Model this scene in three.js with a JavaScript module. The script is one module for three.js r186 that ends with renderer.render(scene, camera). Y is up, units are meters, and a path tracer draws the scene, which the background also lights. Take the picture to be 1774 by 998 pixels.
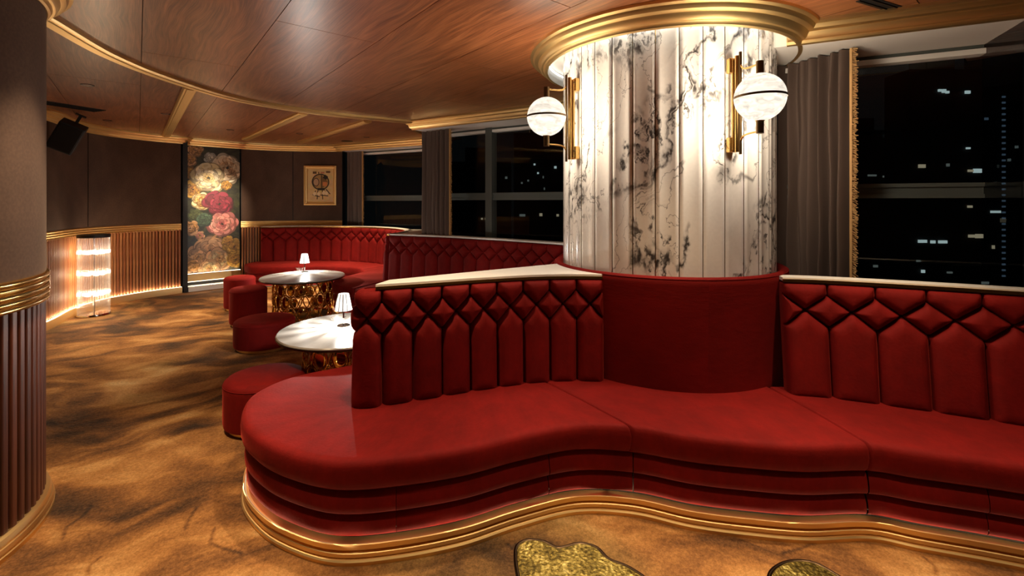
import * as THREE from 'three';
import { mergeGeometries, toCreasedNormals } from 'three/addons/utils/BufferGeometryUtils.js';
import { RoundedBoxGeometry } from 'three/addons/geometries/RoundedBoxGeometry.js';
import { RectAreaLightUniformsLib } from 'three/addons/lights/RectAreaLightUniformsLib.js';
import { createNoise2D } from 'simplex-noise';

// ---------------------------------------------------------------- camera, sky, large lights, exposure
const scene = new THREE.Scene();
const W = 1774, H = 998, FOCAL = 800, EYE = 1.5;
const camera = new THREE.PerspectiveCamera(2 * Math.atan(H / 2 / FOCAL) * 180 / Math.PI, W / H, 0.05, 600);
camera.position.set(0, EYE, 0);
camera.lookAt(0, EYE, -1);
camera.setViewOffset(W, H, 0, 149, W, H);            // shift lens: the horizon lies above the middle
scene.background = new THREE.Color().setRGB(0.0012, 0.0016, 0.0017);   // night sky
const renderer = new THREE.WebGLRenderer({ antialias: true });
renderer.toneMapping = THREE.LinearToneMapping;
renderer.toneMappingExposure = 1.0;
renderer.shadowMap.enabled = true;
RectAreaLightUniformsLib.init();
const WARM = new THREE.Color().setRGB(1.0, 0.74, 0.46);
const SOFTWARM = new THREE.Color().setRGB(1.0, 0.80, 0.56);
const LAMPWHITE = new THREE.Color().setRGB(1.0, 0.93, 0.84);
const POWER = { sconce: 2.4, cove: 7, bench: 30, wall: 66, mural: 34, table: 3.2, rod: 0.9 };

// ---------------------------------------------------------------- helpers
let seed = 20250611;
const rnd = () => { seed |= 0; seed = seed + 0x6D2B79F5 | 0; let t = Math.imul(seed ^ seed >>> 15, 1 | seed); t = t + Math.imul(t ^ t >>> 7, 61 | t) ^ t; return ((t ^ t >>> 14) >>> 0) / 4294967296; };
const rr = (a, b) => a + (b - a) * rnd();
const noise = createNoise2D(rnd), noiseB = createNoise2D(rnd);
const fbm = (x, y, o = 5, n = noise) => { let s = 0, a = 0.5, f = 1; for (let i = 0; i < o; i++) { s += a * n(x * f, y * f); f *= 2.03; a *= 0.5; } return s; };
const clamp = (v, a = 0, b = 1) => Math.min(b, Math.max(a, v));
const mix = (a, b, t) => a + (b - a) * t;
const smooth = (a, b, x) => { const t = clamp((x - a) / (b - a)); return t * t * (3 - 2 * t); };
const used = {};
const numbered = (n) => { used[n] = (used[n] || 0) + 1; return used[n] === 1 ? n : n + '_' + String(used[n] - 1).padStart(3, '0'); };
function tag(o, label, category, group) { o.userData.label = label; o.userData.category = category; if (group) o.userData.group = group; return o; }
function thing(name, label, category, [x, h, d] = [0, 0, 0], turn = 0, group) {
  const o = new THREE.Group(); o.name = numbered(name); o.position.set(x, h, -d); o.rotation.y = turn; scene.add(o);
  return tag(o, label, category, group);
}
function part(parent, name, geo, mat, label) { const m = new THREE.Mesh(geo, mat); m.name = name; if (label) m.userData.label = label; parent.add(m); return m; }
function solo(name, geo, mat, label, category, group) { const m = new THREE.Mesh(geo, mat); m.name = numbered(name); scene.add(m); return tag(m, label, category, group); }
function struct(name, geo, mat, label, category) {
  const m = geo ? new THREE.Mesh(geo, mat) : new THREE.Group(); m.name = name; scene.add(m); m.userData.kind = 'structure';
  if (label) { m.userData.label = label; m.userData.category = category; } return m;
}
// plan points are [x, depth]; depth runs away from the camera along -z
function spaced(pts, step = 0.04, closed = false, tension = 'centripetal') {
  const c = new THREE.CatmullRomCurve3(pts.map((p) => new THREE.Vector3(p[0], 0, p[1])), closed, tension);
  const n = Math.max(2, Math.round(c.getLength() / step));
  return c.getSpacedPoints(n).map((p) => [p.x, p.z]);
}
function poly(pts, step = 0.1) { // straight runs, resampled
  const out = [];
  for (let i = 0; i < pts.length - 1; i++) { const [a, b] = [pts[i], pts[i + 1]], n = Math.max(1, Math.round(Math.hypot(b[0] - a[0], b[1] - a[1]) / step)); for (let k = 0; k < n; k++) out.push([mix(a[0], b[0], k / n), mix(a[1], b[1], k / n)]); }
  out.push(pts[pts.length - 1]); return out;
}
function normals(path, closed) {
  const n = path.length, out = [];
  for (let i = 0; i < n; i++) {
    const a = path[closed ? (i - 1 + n) % n : Math.max(0, i - 1)], b = path[closed ? (i + 1) % n : Math.min(n - 1, i + 1)];
    const tx = b[0] - a[0], td = b[1] - a[1], l = Math.hypot(tx, td) || 1; out.push([td / l, -tx / l]);
  }
  return out;
}
const lengths = (path) => { const s = [0]; for (let i = 1; i < path.length; i++) s.push(s[i - 1] + Math.hypot(path[i][0] - path[i - 1][0], path[i][1] - path[i - 1][1])); return s; };
function along(path) { // sampler by arc length
  const s = lengths(path), N = normals(path);
  const f = (u) => {
    const uu = clamp(u, 0, s[s.length - 1]); let i = 1; while (i < s.length - 1 && s[i] < uu) i++;
    const t = (uu - s[i - 1]) / (s[i] - s[i - 1] || 1);
    const nx = mix(N[i - 1][0], N[i][0], t), nd = mix(N[i - 1][1], N[i][1], t), l = Math.hypot(nx, nd);
    return { p: [mix(path[i - 1][0], path[i][0], t), mix(path[i - 1][1], path[i][1], t)], n: [nx / l, nd / l] };
  };
  f.length_ = s[s.length - 1]; return f;
}
function build(pos, uv, idx, crease) {
  const g = new THREE.BufferGeometry();
  g.setAttribute('position', new THREE.Float32BufferAttribute(pos, 3)); g.setAttribute('uv', new THREE.Float32BufferAttribute(uv, 2)); g.setIndex(idx);
  if (crease) return toCreasedNormals(g, crease);
  g.computeVertexNormals(); return g;
}
// profile: list of [n, h]; n runs along the plan normal (towards the room), ring = profile is a closed loop
function sweep(path, profile, { ring = false, caps = true, crease = 0.6, closed = false } = {}) {
  const N = normals(path, closed), S = lengths(path), prof = ring ? [...profile, profile[0]] : profile, m = prof.length, pos = [], uv = [], idx = [];
  const q = [0]; for (let j = 1; j < m; j++) q.push(q[j - 1] + Math.hypot(prof[j][0] - prof[j - 1][0], prof[j][1] - prof[j - 1][1]));
  const rows = closed ? path.length + 1 : path.length;
  for (let i = 0; i < rows; i++) { const k = i % path.length, p = path[k], n = N[k]; for (let j = 0; j < m; j++) { const o = prof[j][0]; pos.push(p[0] + n[0] * o, prof[j][1], -(p[1] + n[1] * o)); uv.push(S[k] + (i === path.length ? 0.1 : 0), q[j]); } }
  for (let i = 0; i < rows - 1; i++) for (let j = 0; j < m - 1; j++) { const a = i * m + j, b = a + 1, c = a + m, d = c + 1; idx.push(a, b, c, b, d, c); }
  if (ring && caps && !closed) {
    const tri = THREE.ShapeUtils.triangulateShape(profile.map((p) => new THREE.Vector2(p[0], p[1])), []);
    for (const [base, flip] of [[0, 0], [(rows - 1) * m, 1]]) for (const t of tri) idx.push(base + t[0], base + t[flip ? 1 : 2], base + t[flip ? 2 : 1]);
  }
  return build(pos, uv, idx, crease);
}
function grid(nu, nv, fn, crease = 0) { // fn(i, j) -> [x, h, d, u, v]
  const pos = [], uv = [], idx = [];
  for (let i = 0; i <= nu; i++) for (let j = 0; j <= nv; j++) { const r = fn(i, j); pos.push(r[0], r[1], -r[2]); uv.push(r[3] ?? 0, r[4] ?? 0); }
  for (let i = 0; i < nu; i++) for (let j = 0; j < nv; j++) { const a = i * (nv + 1) + j, b = a + 1, c = a + nv + 1, d = c + 1; idx.push(a, b, c, b, d, c); }
  return build(pos, uv, idx, crease);
}
function prismPlan(pts, h0, h1, bevel = 0) { // a flat slab with a plan outline
  const s = new THREE.Shape(pts.map((p) => new THREE.Vector2(p[0], p[1])));
  const g = new THREE.ExtrudeGeometry(s, { depth: h1 - h0 - 2 * bevel, bevelEnabled: bevel > 0, bevelThickness: bevel, bevelSize: bevel, bevelOffset: -bevel, bevelSegments: 3, curveSegments: 8 });
  g.rotateX(-Math.PI / 2); g.translate(0, h0 + bevel, 0); return g;
}
function box(w, h, d, x = 0, y = 0, z = 0) { const g = new THREE.BoxGeometry(w, h, d); g.translate(x, y, z); return g; }
function rbox(w, h, d, r = 0.005, x = 0, y = 0, z = 0) { const g = new RoundedBoxGeometry(w, h, d, 2, r); g.translate(x, y, z); return g; }
function wallRun(a, b, t, h0, h1) { // an upright slab from plan point a to b, thickness t behind it
  return sweep([a, b], [[0, h0], [0, h1], [-t, h1], [-t, h0]], { ring: true, crease: 0.5 });
}
function lathe(pts, seg = 48, crease = 0.55) { const g = new THREE.LatheGeometry(pts.map((p) => new THREE.Vector2(p[0], p[1])), seg); return toCreasedNormals(g, crease); }
const merge = (list) => mergeGeometries(list.map((g) => { const h = g.index ? g.toNonIndexed() : g; for (const k of Object.keys(h.attributes)) if (!['position', 'normal', 'uv'].includes(k)) h.deleteAttribute(k); return h; }));
function rect(parentPos, target, w, h, color, intensity) {
  const l = new THREE.RectAreaLight(color, intensity, w, h); l.position.copy(parentPos); l.lookAt(target); scene.add(l); return l;
}

// ---------------------------------------------------------------- textures
function dataTex(w, h, fn, { srgb = true, wrap = THREE.MirroredRepeatWrapping } = {}) {
  const d = new Uint8Array(w * h * 4);
  for (let y = 0; y < h; y++) for (let x = 0; x < w; x++) { const c = fn(x / w, y / h, x, y), i = (y * w + x) * 4; d[i] = clamp(c[0], 0, 255); d[i + 1] = clamp(c[1], 0, 255); d[i + 2] = clamp(c[2], 0, 255); d[i + 3] = 255; }
  const t = new THREE.DataTexture(d, w, h); t.magFilter = THREE.LinearFilter; t.minFilter = THREE.LinearMipmapLinearFilter; t.generateMipmaps = true; t.wrapS = t.wrapT = wrap; if (srgb) t.colorSpace = THREE.SRGBColorSpace; t.needsUpdate = true; return t;
}
const ramp = (stops, t) => { for (let i = 1; i < stops.length; i++) if (t <= stops[i][0]) { const a = stops[i - 1], b = stops[i], k = clamp((t - a[0]) / (b[0] - a[0])); return [mix(a[1], b[1], k), mix(a[2], b[2], k), mix(a[3], b[3], k)]; } const l = stops[stops.length - 1]; return [l[1], l[2], l[3]]; };

const CARPET = 8; // metres per repeat
const carved = [[[-2.0, 2.05], [-2.06, 2.13], [-2.05, 2.2], [-2.08, 2.28]], [[-1.71, 1.86], [-1.745, 1.90], [-1.74, 1.95]], [[-1.50, 2.11], [-1.53, 2.18], [-1.55, 2.27]], [[-1.37, 2.12], [-1.33, 2.03], [-1.26, 2.0], [-1.16, 1.97]], [[-0.02, 2.02], [0.06, 1.93], [0.10, 1.86]], [[0.52, 1.62], [0.55, 1.58], [0.53, 1.54]]];
const groove = (x, d) => { if (d < 1.4 || d > 2.4) return 0; let m = 1; for (const l of carved) for (let i = 1; i < l.length; i++) { const [a, b] = [l[i - 1], l[i]], dx = b[0] - a[0], dy = b[1] - a[1], t = clamp(((x - a[0]) * dx + (d - a[1]) * dy) / (dx * dx + dy * dy)); m = Math.min(m, Math.hypot(x - a[0] - dx * t, d - a[1] - dy * t)); } return Math.exp(-m * m / 0.00006); };
const carpetTex = dataTex(2048, 2048, (u, v) => {
  const X = u * CARPET, Y = v * CARPET, a = 0.42, x = X * Math.cos(a) + Y * Math.sin(a), y = -X * Math.sin(a) + Y * Math.cos(a);
  const wx = fbm(x * 0.5 + 3, y * 0.5, 3) * 0.6, wy = fbm(x * 0.45 + 9, y * 0.5 + 5, 4, noiseB) * 0.42;
  const big = fbm(x * 0.30 + wx, y * 0.8 + wy, 4), blot = fbm(x * 1.3 + 31, y * 2.2 + wy * 2, 6, noiseB);
  const streak = fbm(x * 0.75 + wx, y * 2.6 + wy * 3.5, 3, noiseB), fine = fbm(x * 2.5 + wx, y * 17 + wy * 20, 3);
  const line = fbm(x * 0.5 + wx * 1.5 + 7, y * 1.5 + wy * 5.0, 3), edge = Math.exp(-line * line * 900) * smooth(-0.1, 0.35, fbm(x * 0.8 + 40, y * 0.8, 2));
  const pile = (rnd() - 0.5) * 36 + fbm(X * 34, Y * 34, 2) * 22;
  const t = clamp(0.50 + big * 0.36 + blot * 0.40 + streak * 0.32 + fine * 0.03 - edge * 0.08 - groove(X - 8, Y - 2) * 0.22);
  const c = ramp([[0, 46, 29, 15], [0.22, 78, 50, 25], [0.42, 122, 80, 40], [0.6, 160, 110, 58], [0.8, 192, 144, 86], [1, 210, 174, 122]], t);
  const g = smooth(0.25, 0.6, fbm(x * 0.5 + 20, y * 0.9 + 3, 3)) * 0.35;
  return [mix(c[0], c[1] * 1.12, g) + pile, mix(c[1], c[1] * 1.02, g) + pile * 0.8, mix(c[2], c[2] * 1.15, g) + pile * 0.6];
});
const carpetBump = dataTex(1024, 1024, (u, v) => {
  const X = u * CARPET, Y = v * CARPET, a = 0.42, x = X * Math.cos(a) + Y * Math.sin(a), y = -X * Math.sin(a) + Y * Math.cos(a);
  const ridge = 1 - Math.abs(fbm(x * 0.7 + 4, y * 2.1, 3)) * 2.2; const h = 120 + ridge * 40 + (rnd() - 0.5) * 70 + fbm(X * 30, Y * 30, 2) * 50; return [h, h, h];
}, { srgb: false });
const woodTex = dataTex(1024, 1024, (u, v) => { // v runs across the grain, u along; 2.4 m x 1.2 m
  const x = u * 2.4, y = v * 1.2, w = fbm(x * 0.4, y * 1.6, 3) * 0.08;
  const g1 = fbm(x * 1.1, (y + w) * 26, 4), g2 = fbm(x * 2.6, (y + w) * 130, 3, noiseB), pore = Math.max(0, fbm(x * 5, y * 320, 2)) * 0.8;
  const t = clamp(0.5 + g1 * 0.45 + g2 * 0.4 - pore * 0.3);
  return ramp([[0, 84, 46, 26], [0.35, 118, 69, 40], [0.65, 144, 88, 53], [1, 172, 112, 70]], t);
});
const slatTex = dataTex(256, 512, (u, v) => { // grain runs along v
  const g = fbm(u * 9, v * 1.6, 4), g2 = fbm(u * 40, v * 4, 2, noiseB), t = clamp(0.5 + g * 0.5 + g2 * 0.3);
  return ramp([[0, 92, 54, 27], [0.5, 154, 98, 54], [1, 190, 130, 78]], t);
});
const MW = 2.1, MH = 1.75; // metres of marble in the map
const marbleTex = dataTex(1536, 1280, (u, v) => {
  const x = u * MW, y = v * MH, ax = x * 0.955 - y * 0.30, al = x * 0.30 + y * 0.955;     // across and along the veins
  const w1 = fbm(x * 1.6 + 1, y * 1.6, 3) * 0.22, w2 = fbm(x * 6 + 11, y * 3.2 + 4, 4, noiseB) * 0.06, w3 = fbm(x * 26, y * 20, 3) * 0.02;
  const A = ax + w1 + w2 + w3;
  const vein = (f, l, o, w) => { const n = noise(A * f + o, al * l + o * 1.7); return Math.exp(-(n * n) / (w * w)); };
  const patch = fbm(ax * 1.9 + 15, al * 0.9 + 2, 2, noiseB), mask = smooth(0.0, 0.28, patch), mask2 = smooth(-0.05, 0.3, fbm(ax * 2.2 + 25, al * 0.8 + 8, 2));
  const ragged = smooth(-0.25, 0.2, fbm(x * 16 + 3, y * 9, 3)), ragged2 = smooth(-0.1, 0.3, fbm(x * 9 + 13, y * 6, 4, noiseB));
  const main = vein(2.6, 0.5, 0.4, 0.115) * mask2 * (0.55 + 0.45 * ragged);
  const net = Math.max(vein(6.0, 1.3, 6, 0.19) * (0.25 + 0.75 * ragged), vein(12, 3.2, 17, 0.22) * ragged2 * 0.85) * mask;
  const hair = vein(3.4, 0.6, 31, 0.025) * 0.5;
  const dark = Math.max(main, net, hair);
  const cloud = smooth(0.0, 0.6, fbm(x * 1.3 + w1, y * 0.9 + 3, 4, noiseB)) * 0.16 + mask * 0.03;
  const g = fbm(x * 30, y * 30, 2) * 4;
  const base = [240 - cloud * 80 + g, 236 - cloud * 84 + g, 230 - cloud * 92 + g], veinC = [58, 55, 54];
  return base.map((c, i) => mix(c, veinC[i], clamp(dark * 0.95)));
});
const alabaster = dataTex(256, 256, (u, v) => { const n = fbm(u * 5 + fbm(u * 4, v * 4, 3), v * 7, 4), c = 224 + n * 50; return [c, c * 0.985, c * 0.95]; });
const clothBump = dataTex(512, 512, (u, v) => { const c = 128 + fbm(u * 14, v * 14, 4) * 70 + (rnd() - 0.5) * 60; return [c, c, c]; }, { srgb: false });
const velvetTex = dataTex(512, 512, (u, v) => { const n = fbm(u * 3, v * 3, 4) * 0.5 + fbm(u * 18 + 4, v * 9, 3, noiseB) * 0.22; const c = 225 + n * 50; return [c, c, c]; });
const wallCloth = dataTex(512, 512, (u, v) => { const n = fbm(u * 3, v * 2, 4) * 12 + fbm(u * 60, v * 60, 2, noiseB) * 9; return [72 + n, 51 + n * 0.9, 39 + n * 0.8]; });
const patina = dataTex(512, 512, (u, v) => { const a = fbm(u * 26, v * 26, 3), b = fbm(u * 5 + 3, v * 5, 3, noiseB); const t = clamp(0.5 + a * 0.7 + b * 0.5); return ramp([[0, 84, 70, 30], [0.45, 132, 112, 50], [0.75, 178, 156, 80], [1, 214, 194, 118]], t); });
const patinaBump = dataTex(512, 512, (u, v) => { const c = 128 + fbm(u * 22 + 3, v * 22, 3) * 130; return [c, c, c]; }, { srgb: false });

function canvas(w, h, draw) { const c = document.createElement('canvas'); c.width = w; c.height = h; draw(c.getContext('2d')); const t = new THREE.CanvasTexture(c); t.colorSpace = THREE.SRGBColorSpace; return t; }
const css = (r, g, b, a = 1) => `rgba(${Math.round(r)},${Math.round(g)},${Math.round(b)},${a})`;
const muralTex = canvas(512, 1400, (x) => {
  x.fillStyle = css(26, 25, 17); x.fillRect(0, 0, 512, 1400);
  const blot = (cx, cy, rx, ry, a, col) => { x.save(); x.translate(cx, cy); x.rotate(a); x.fillStyle = col; x.beginPath(); x.ellipse(0, 0, rx, ry, 0, 0, 7); x.fill(); x.restore(); };
  for (let i = 0; i < 520; i++) { const g = rnd(); blot(rr(0, 512), rr(0, 1400), rr(8, 26), rr(22, 64), rr(0, 3), css(28 + g * 40, 30 + g * 36, 16 + g * 18, 0.5)); }
  const flower = (cx, cy, R, a, b, c, n = 1) => { // layered petals: a outer, b middle, c heart
    for (let ring = 0; ring < 6; ring++) {
      const r = R * (1 - ring * 0.155), k = ring / 5, col = k < 0.5 ? a.map((v, i) => mix(v, b[i], k * 2)) : b.map((v, i) => mix(v, c[i], k * 2 - 1)), m = 11 - ring;
      for (let p = 0; p < m; p++) {
        const t = p / m * 6.283 + ring * 0.7 + rr(-0.4, 0.4), q = rr(0.7, 1.16) * n, e = rr(0.45, 0.8), px = cx + Math.cos(t) * r * e, py = cy + Math.sin(t) * r * e;
        blot(px, py, r * rr(0.34, 0.46), r * rr(0.26, 0.36), t + 1.57 + rr(-0.4, 0.4), css(col[0] * q * 0.6, col[1] * q * 0.56, col[2] * q * 0.52, 0.8));
        blot(px - r * 0.03, py - r * 0.05, r * rr(0.28, 0.38), r * rr(0.2, 0.29), t + 1.57, css(col[0] * q, col[1] * q, col[2] * q, 0.85));
      }
    }
    for (let s = 0; s < 40; s++) { const t = rr(0, 6.3), r = rr(0.15, 0.95) * R, q = rr(0.6, 1.15); blot(cx + Math.cos(t) * r * 0.9, cy + Math.sin(t) * r * 0.9, R * rr(0.05, 0.2), R * rr(0.03, 0.1), rr(0, 3), css(a[0] * q, a[1] * q * 0.96, a[2] * q * 0.9, 0.5)); }
  };
  const S = (px, py) => [(px - 50) / 355 * 512, (py - 60) / 840 * 1400], F = (px, py, r, a, b, c) => { const [X, Y] = S(px, py); flower(X, Y, r * 1.95, a, b, c); };
  const peach = [206, 158, 112], cream = [226, 208, 158], white = [224, 214, 196], pink = [186, 110, 108], wine = [122, 40, 58], yellow = [202, 156, 62], ochre = [164, 116, 50];
  F(110, 85, 42, peach, ochre, peach); F(72, 150, 34, peach, ochre, ochre); F(75, 235, 36, ochre, yellow, ochre); F(92, 345, 50, yellow, ochre, [150, 90, 40]);
  F(205, 130, 36, [150, 152, 150], [170, 170, 166], white); F(320, 195, 86, white, peach, [190, 150, 110]); F(190, 265, 92, cream, white, [220, 190, 120]);
  F(152, 425, 52, cream, ochre, ochre); F(110, 520, 40, [70, 80, 44], [84, 92, 52], [60, 66, 36]); F(265, 440, 80, wine, [142, 54, 70], wine); F(312, 312, 30, ochre, yellow, ochre);
  F(285, 580, 82, pink, [204, 150, 134], [150, 64, 70]); F(72, 600, 48, peach, ochre, peach); F(165, 545, 44, [62, 82, 62], [70, 92, 70], [50, 66, 50]); F(135, 650, 26, peach, pink, ochre);
  F(205, 760, 104, peach, [216, 170, 128], [196, 140, 96]); F(125, 800, 60, [206, 164, 120], peach, ochre); F(270, 820, 74, peach, cream, ochre); F(365, 740, 60, yellow, [214, 170, 70], ochre); F(320, 700, 34, yellow, ochre, ochre); F(85, 850, 50, peach, ochre, ochre); F(375, 830, 46, yellow, ochre, [120, 84, 34]); F(200, 880, 56, peach, cream, ochre);
  for (let i = 0; i < 2600; i++) { const s = rnd(); x.fillStyle = s < 0.5 ? css(20, 14, 8, 0.10) : css(250, 226, 180, 0.07); x.fillRect(rr(0, 512), rr(0, 1400), rr(1, 9), rr(1, 9)); }
});
const artTex = canvas(300, 380, (x) => { // loose abstract shapes on a tan ground
  x.fillStyle = css(214, 186, 134); x.fillRect(0, 0, 300, 380);
  for (let i = 0; i < 260; i++) { x.fillStyle = css(rr(180, 235), rr(150, 205), rr(95, 150), 0.25); x.fillRect(rr(0, 300), rr(0, 380), rr(10, 70), rr(6, 40)); }
  x.fillStyle = css(170, 136, 84); x.beginPath(); x.ellipse(150, 150, 92, 84, 0.1, 0, 7); x.fill();
  x.fillStyle = css(120, 92, 54); x.beginPath(); x.moveTo(160, 70); x.lineTo(238, 150); x.lineTo(160, 236); x.fill();
  x.fillStyle = css(206, 128, 74); x.fillRect(176, 150, 50, 46); x.fillStyle = css(186, 152, 120); x.beginPath(); x.ellipse(104, 150, 40, 44, 0, 0, 7); x.fill();
  x.strokeStyle = css(52, 40, 28); x.lineWidth = 13; x.beginPath(); x.ellipse(150, 150, 96, 88, 0.1, 0, 7); x.stroke(); x.lineWidth = 8; x.beginPath(); x.ellipse(98, 152, 34, 44, 0, 0, 7); x.stroke(); x.beginPath(); x.moveTo(160, 66); x.lineTo(160, 230); x.stroke();
  x.fillStyle = css(40, 32, 24); x.save(); x.translate(205, 98); x.rotate(0.6); x.fillRect(-22, -26, 46, 44); x.restore(); x.fillRect(116, 220, 84, 26);
  for (const [a, b, c, d] of [[96, 250, 60, 300], [120, 246, 110, 350], [170, 246, 176, 350], [214, 232, 262, 290], [60, 300, 140, 318], [150, 300, 240, 310]]) { x.lineWidth = 10; x.beginPath(); x.moveTo(a, b); x.lineTo(c, d); x.stroke(); }
  x.fillStyle = css(232, 214, 178); for (const [a, b] of [[80, 286], [128, 286], [186, 276], [220, 280]]) { x.beginPath(); x.ellipse(a, b, 17, 22, 0.3, 0, 7); x.fill(); }
  x.fillStyle = css(96, 70, 40); x.fillRect(60, 30, 44, 26); x.fillRect(122, 34, 14, 22); x.fillRect(214, 24, 50, 22); x.fillStyle = css(186, 120, 90); x.fillRect(150, 34, 46, 20);
});

// ---------------------------------------------------------------- materials
const lin = (r, g, b) => new THREE.Color().setRGB(r, g, b);
const std = (color, roughness, metalness = 0, extra = {}) => new THREE.MeshPhysicalMaterial({ color, roughness, metalness, side: THREE.DoubleSide, ...extra });
const rep = (t, x, y) => { const c = t.clone(); c.repeat.set(x, y); c.needsUpdate = true; return c; };
const M = {
  carpet: std(0xffffff, 0.95, 0, { map: rep(carpetTex, 1, 1), bumpMap: rep(carpetBump, 1, 1), bumpScale: 0.012, sheen: 0.3, sheenColor: lin(0.6, 0.4, 0.2), sheenRoughness: 0.6 }),
  ceilWood: std(0xffffff, 0.36, 0, { map: rep(woodTex, 1 / 2.4, 1 / 1.2), clearcoat: 0.35, clearcoatRoughness: 0.28 }),
  slatWood: std(0xffffff, 0.55, 0, { map: rep(slatTex, 1 / 0.25, 1 / 1.0) }),
  slatWoodB: std(0xe4c8a8, 0.55, 0, { map: rep(slatTex, 1 / 0.25, 1 / 1.0) }),
  slatWoodC: std(0xc8a488, 0.55, 0, { map: rep(slatTex, 1 / 0.25, 1 / 1.0) }),
  red: std(lin(0.235, 0.0062, 0.0045), 0.8, 0, { map: rep(velvetTex, 1.6, 1.6), bumpMap: rep(clothBump, 3, 3), bumpScale: 0.0012, specularIntensity: 0.35, sheen: 0.6, sheenColor: lin(1.0, 0.10, 0.065), sheenRoughness: 0.5 }),
  cloth: std(0xffffff, 0.9, 0, { map: rep(wallCloth, 0.7, 0.7), sheen: 0.5, sheenColor: lin(0.3, 0.22, 0.17), sheenRoughness: 0.5 }),
  gold: std(lin(0.90, 0.65, 0.29), 0.40, 1),
  goldSoft: std(lin(0.90, 0.65, 0.30), 0.5, 1),
  brass: std(lin(0.72, 0.46, 0.16), 0.24, 1),
  darkBrass: std(lin(0.16, 0.10, 0.045), 0.35, 1),
  mirrorGold: std(lin(0.86, 0.55, 0.17), 0.08, 1),
  bronze: std(lin(0.055, 0.035, 0.02), 0.3, 1),
  marble: std(0xffffff, 0.2, 0, { map: rep(marbleTex, 1 / MW, 1 / MH), clearcoat: 0.5, clearcoatRoughness: 0.08 }),
  ledge: std(lin(0.86, 0.83, 0.78), 0.4, 0, { specularIntensity: 0.4 }),
  pearl: std(lin(0.62, 0.58, 0.52), 0.25, 0, { map: rep(velvetTex, 2, 2), clearcoat: 0.6, clearcoatRoughness: 0.08 }),
  black: std(lin(0.006, 0.006, 0.006), 0.55),
  blackMetal: std(lin(0.02, 0.018, 0.016), 0.4, 0.6),
  white: std(lin(0.8, 0.77, 0.72), 0.8),
  grey: std(lin(0.3, 0.31, 0.3), 0.6),
  frame: std(lin(0.11, 0.125, 0.115), 0.45, 0.3),
  curtain: std(lin(0.11, 0.073, 0.057), 0.85, 0, { bumpMap: rep(clothBump, 3, 3), bumpScale: 0.001, sheen: 0.3, sheenColor: lin(0.3, 0.2, 0.16), sheenRoughness: 0.4 }),
  fringe: std(lin(0.55, 0.33, 0.13), 0.6, 0.2),
  glass: std(0xffffff, 0.0, 0, { transmission: 1, thickness: 0, ior: 1.5 }),
  rod: std(0xffffff, 0.08, 0, { transmission: 0.97, thickness: 0, ior: 1.5 }),
  crystal: std(0xffffff, 0.03, 0, { transmission: 1, thickness: 0, ior: 1.5 }),
  chrome: std(lin(0.7, 0.68, 0.65), 0.12, 1),
  tower: std(lin(0.02, 0.022, 0.024), 0.7),
  mural: std(0xffffff, 0.42, 0, { map: muralTex }),
  art: std(0xffffff, 0.6, 0, { map: artTex }),
  patina: std(0xffffff, 0.3, 0.85, { map: rep(patina, 2.2, 2.2), bumpMap: rep(patinaBump, 2.2, 2.2), bumpScale: 0.002 }),
};
const glow = (color, k, extra = {}) => new THREE.MeshStandardMaterial({ color: 0x000000, emissive: color, emissiveIntensity: k, roughness: 0.5, side: THREE.DoubleSide, ...extra });
M.led = glow(WARM, 0.6); M.ledWall = glow(SOFTWARM, 3); M.cove = glow(LAMPWHITE, 4);
M.globe = glow(LAMPWHITE, 1.5, { emissiveMap: alabaster }); M.shade = glow(LAMPWHITE, 1.6); M.bulb = glow(SOFTWARM, 5);

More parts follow.
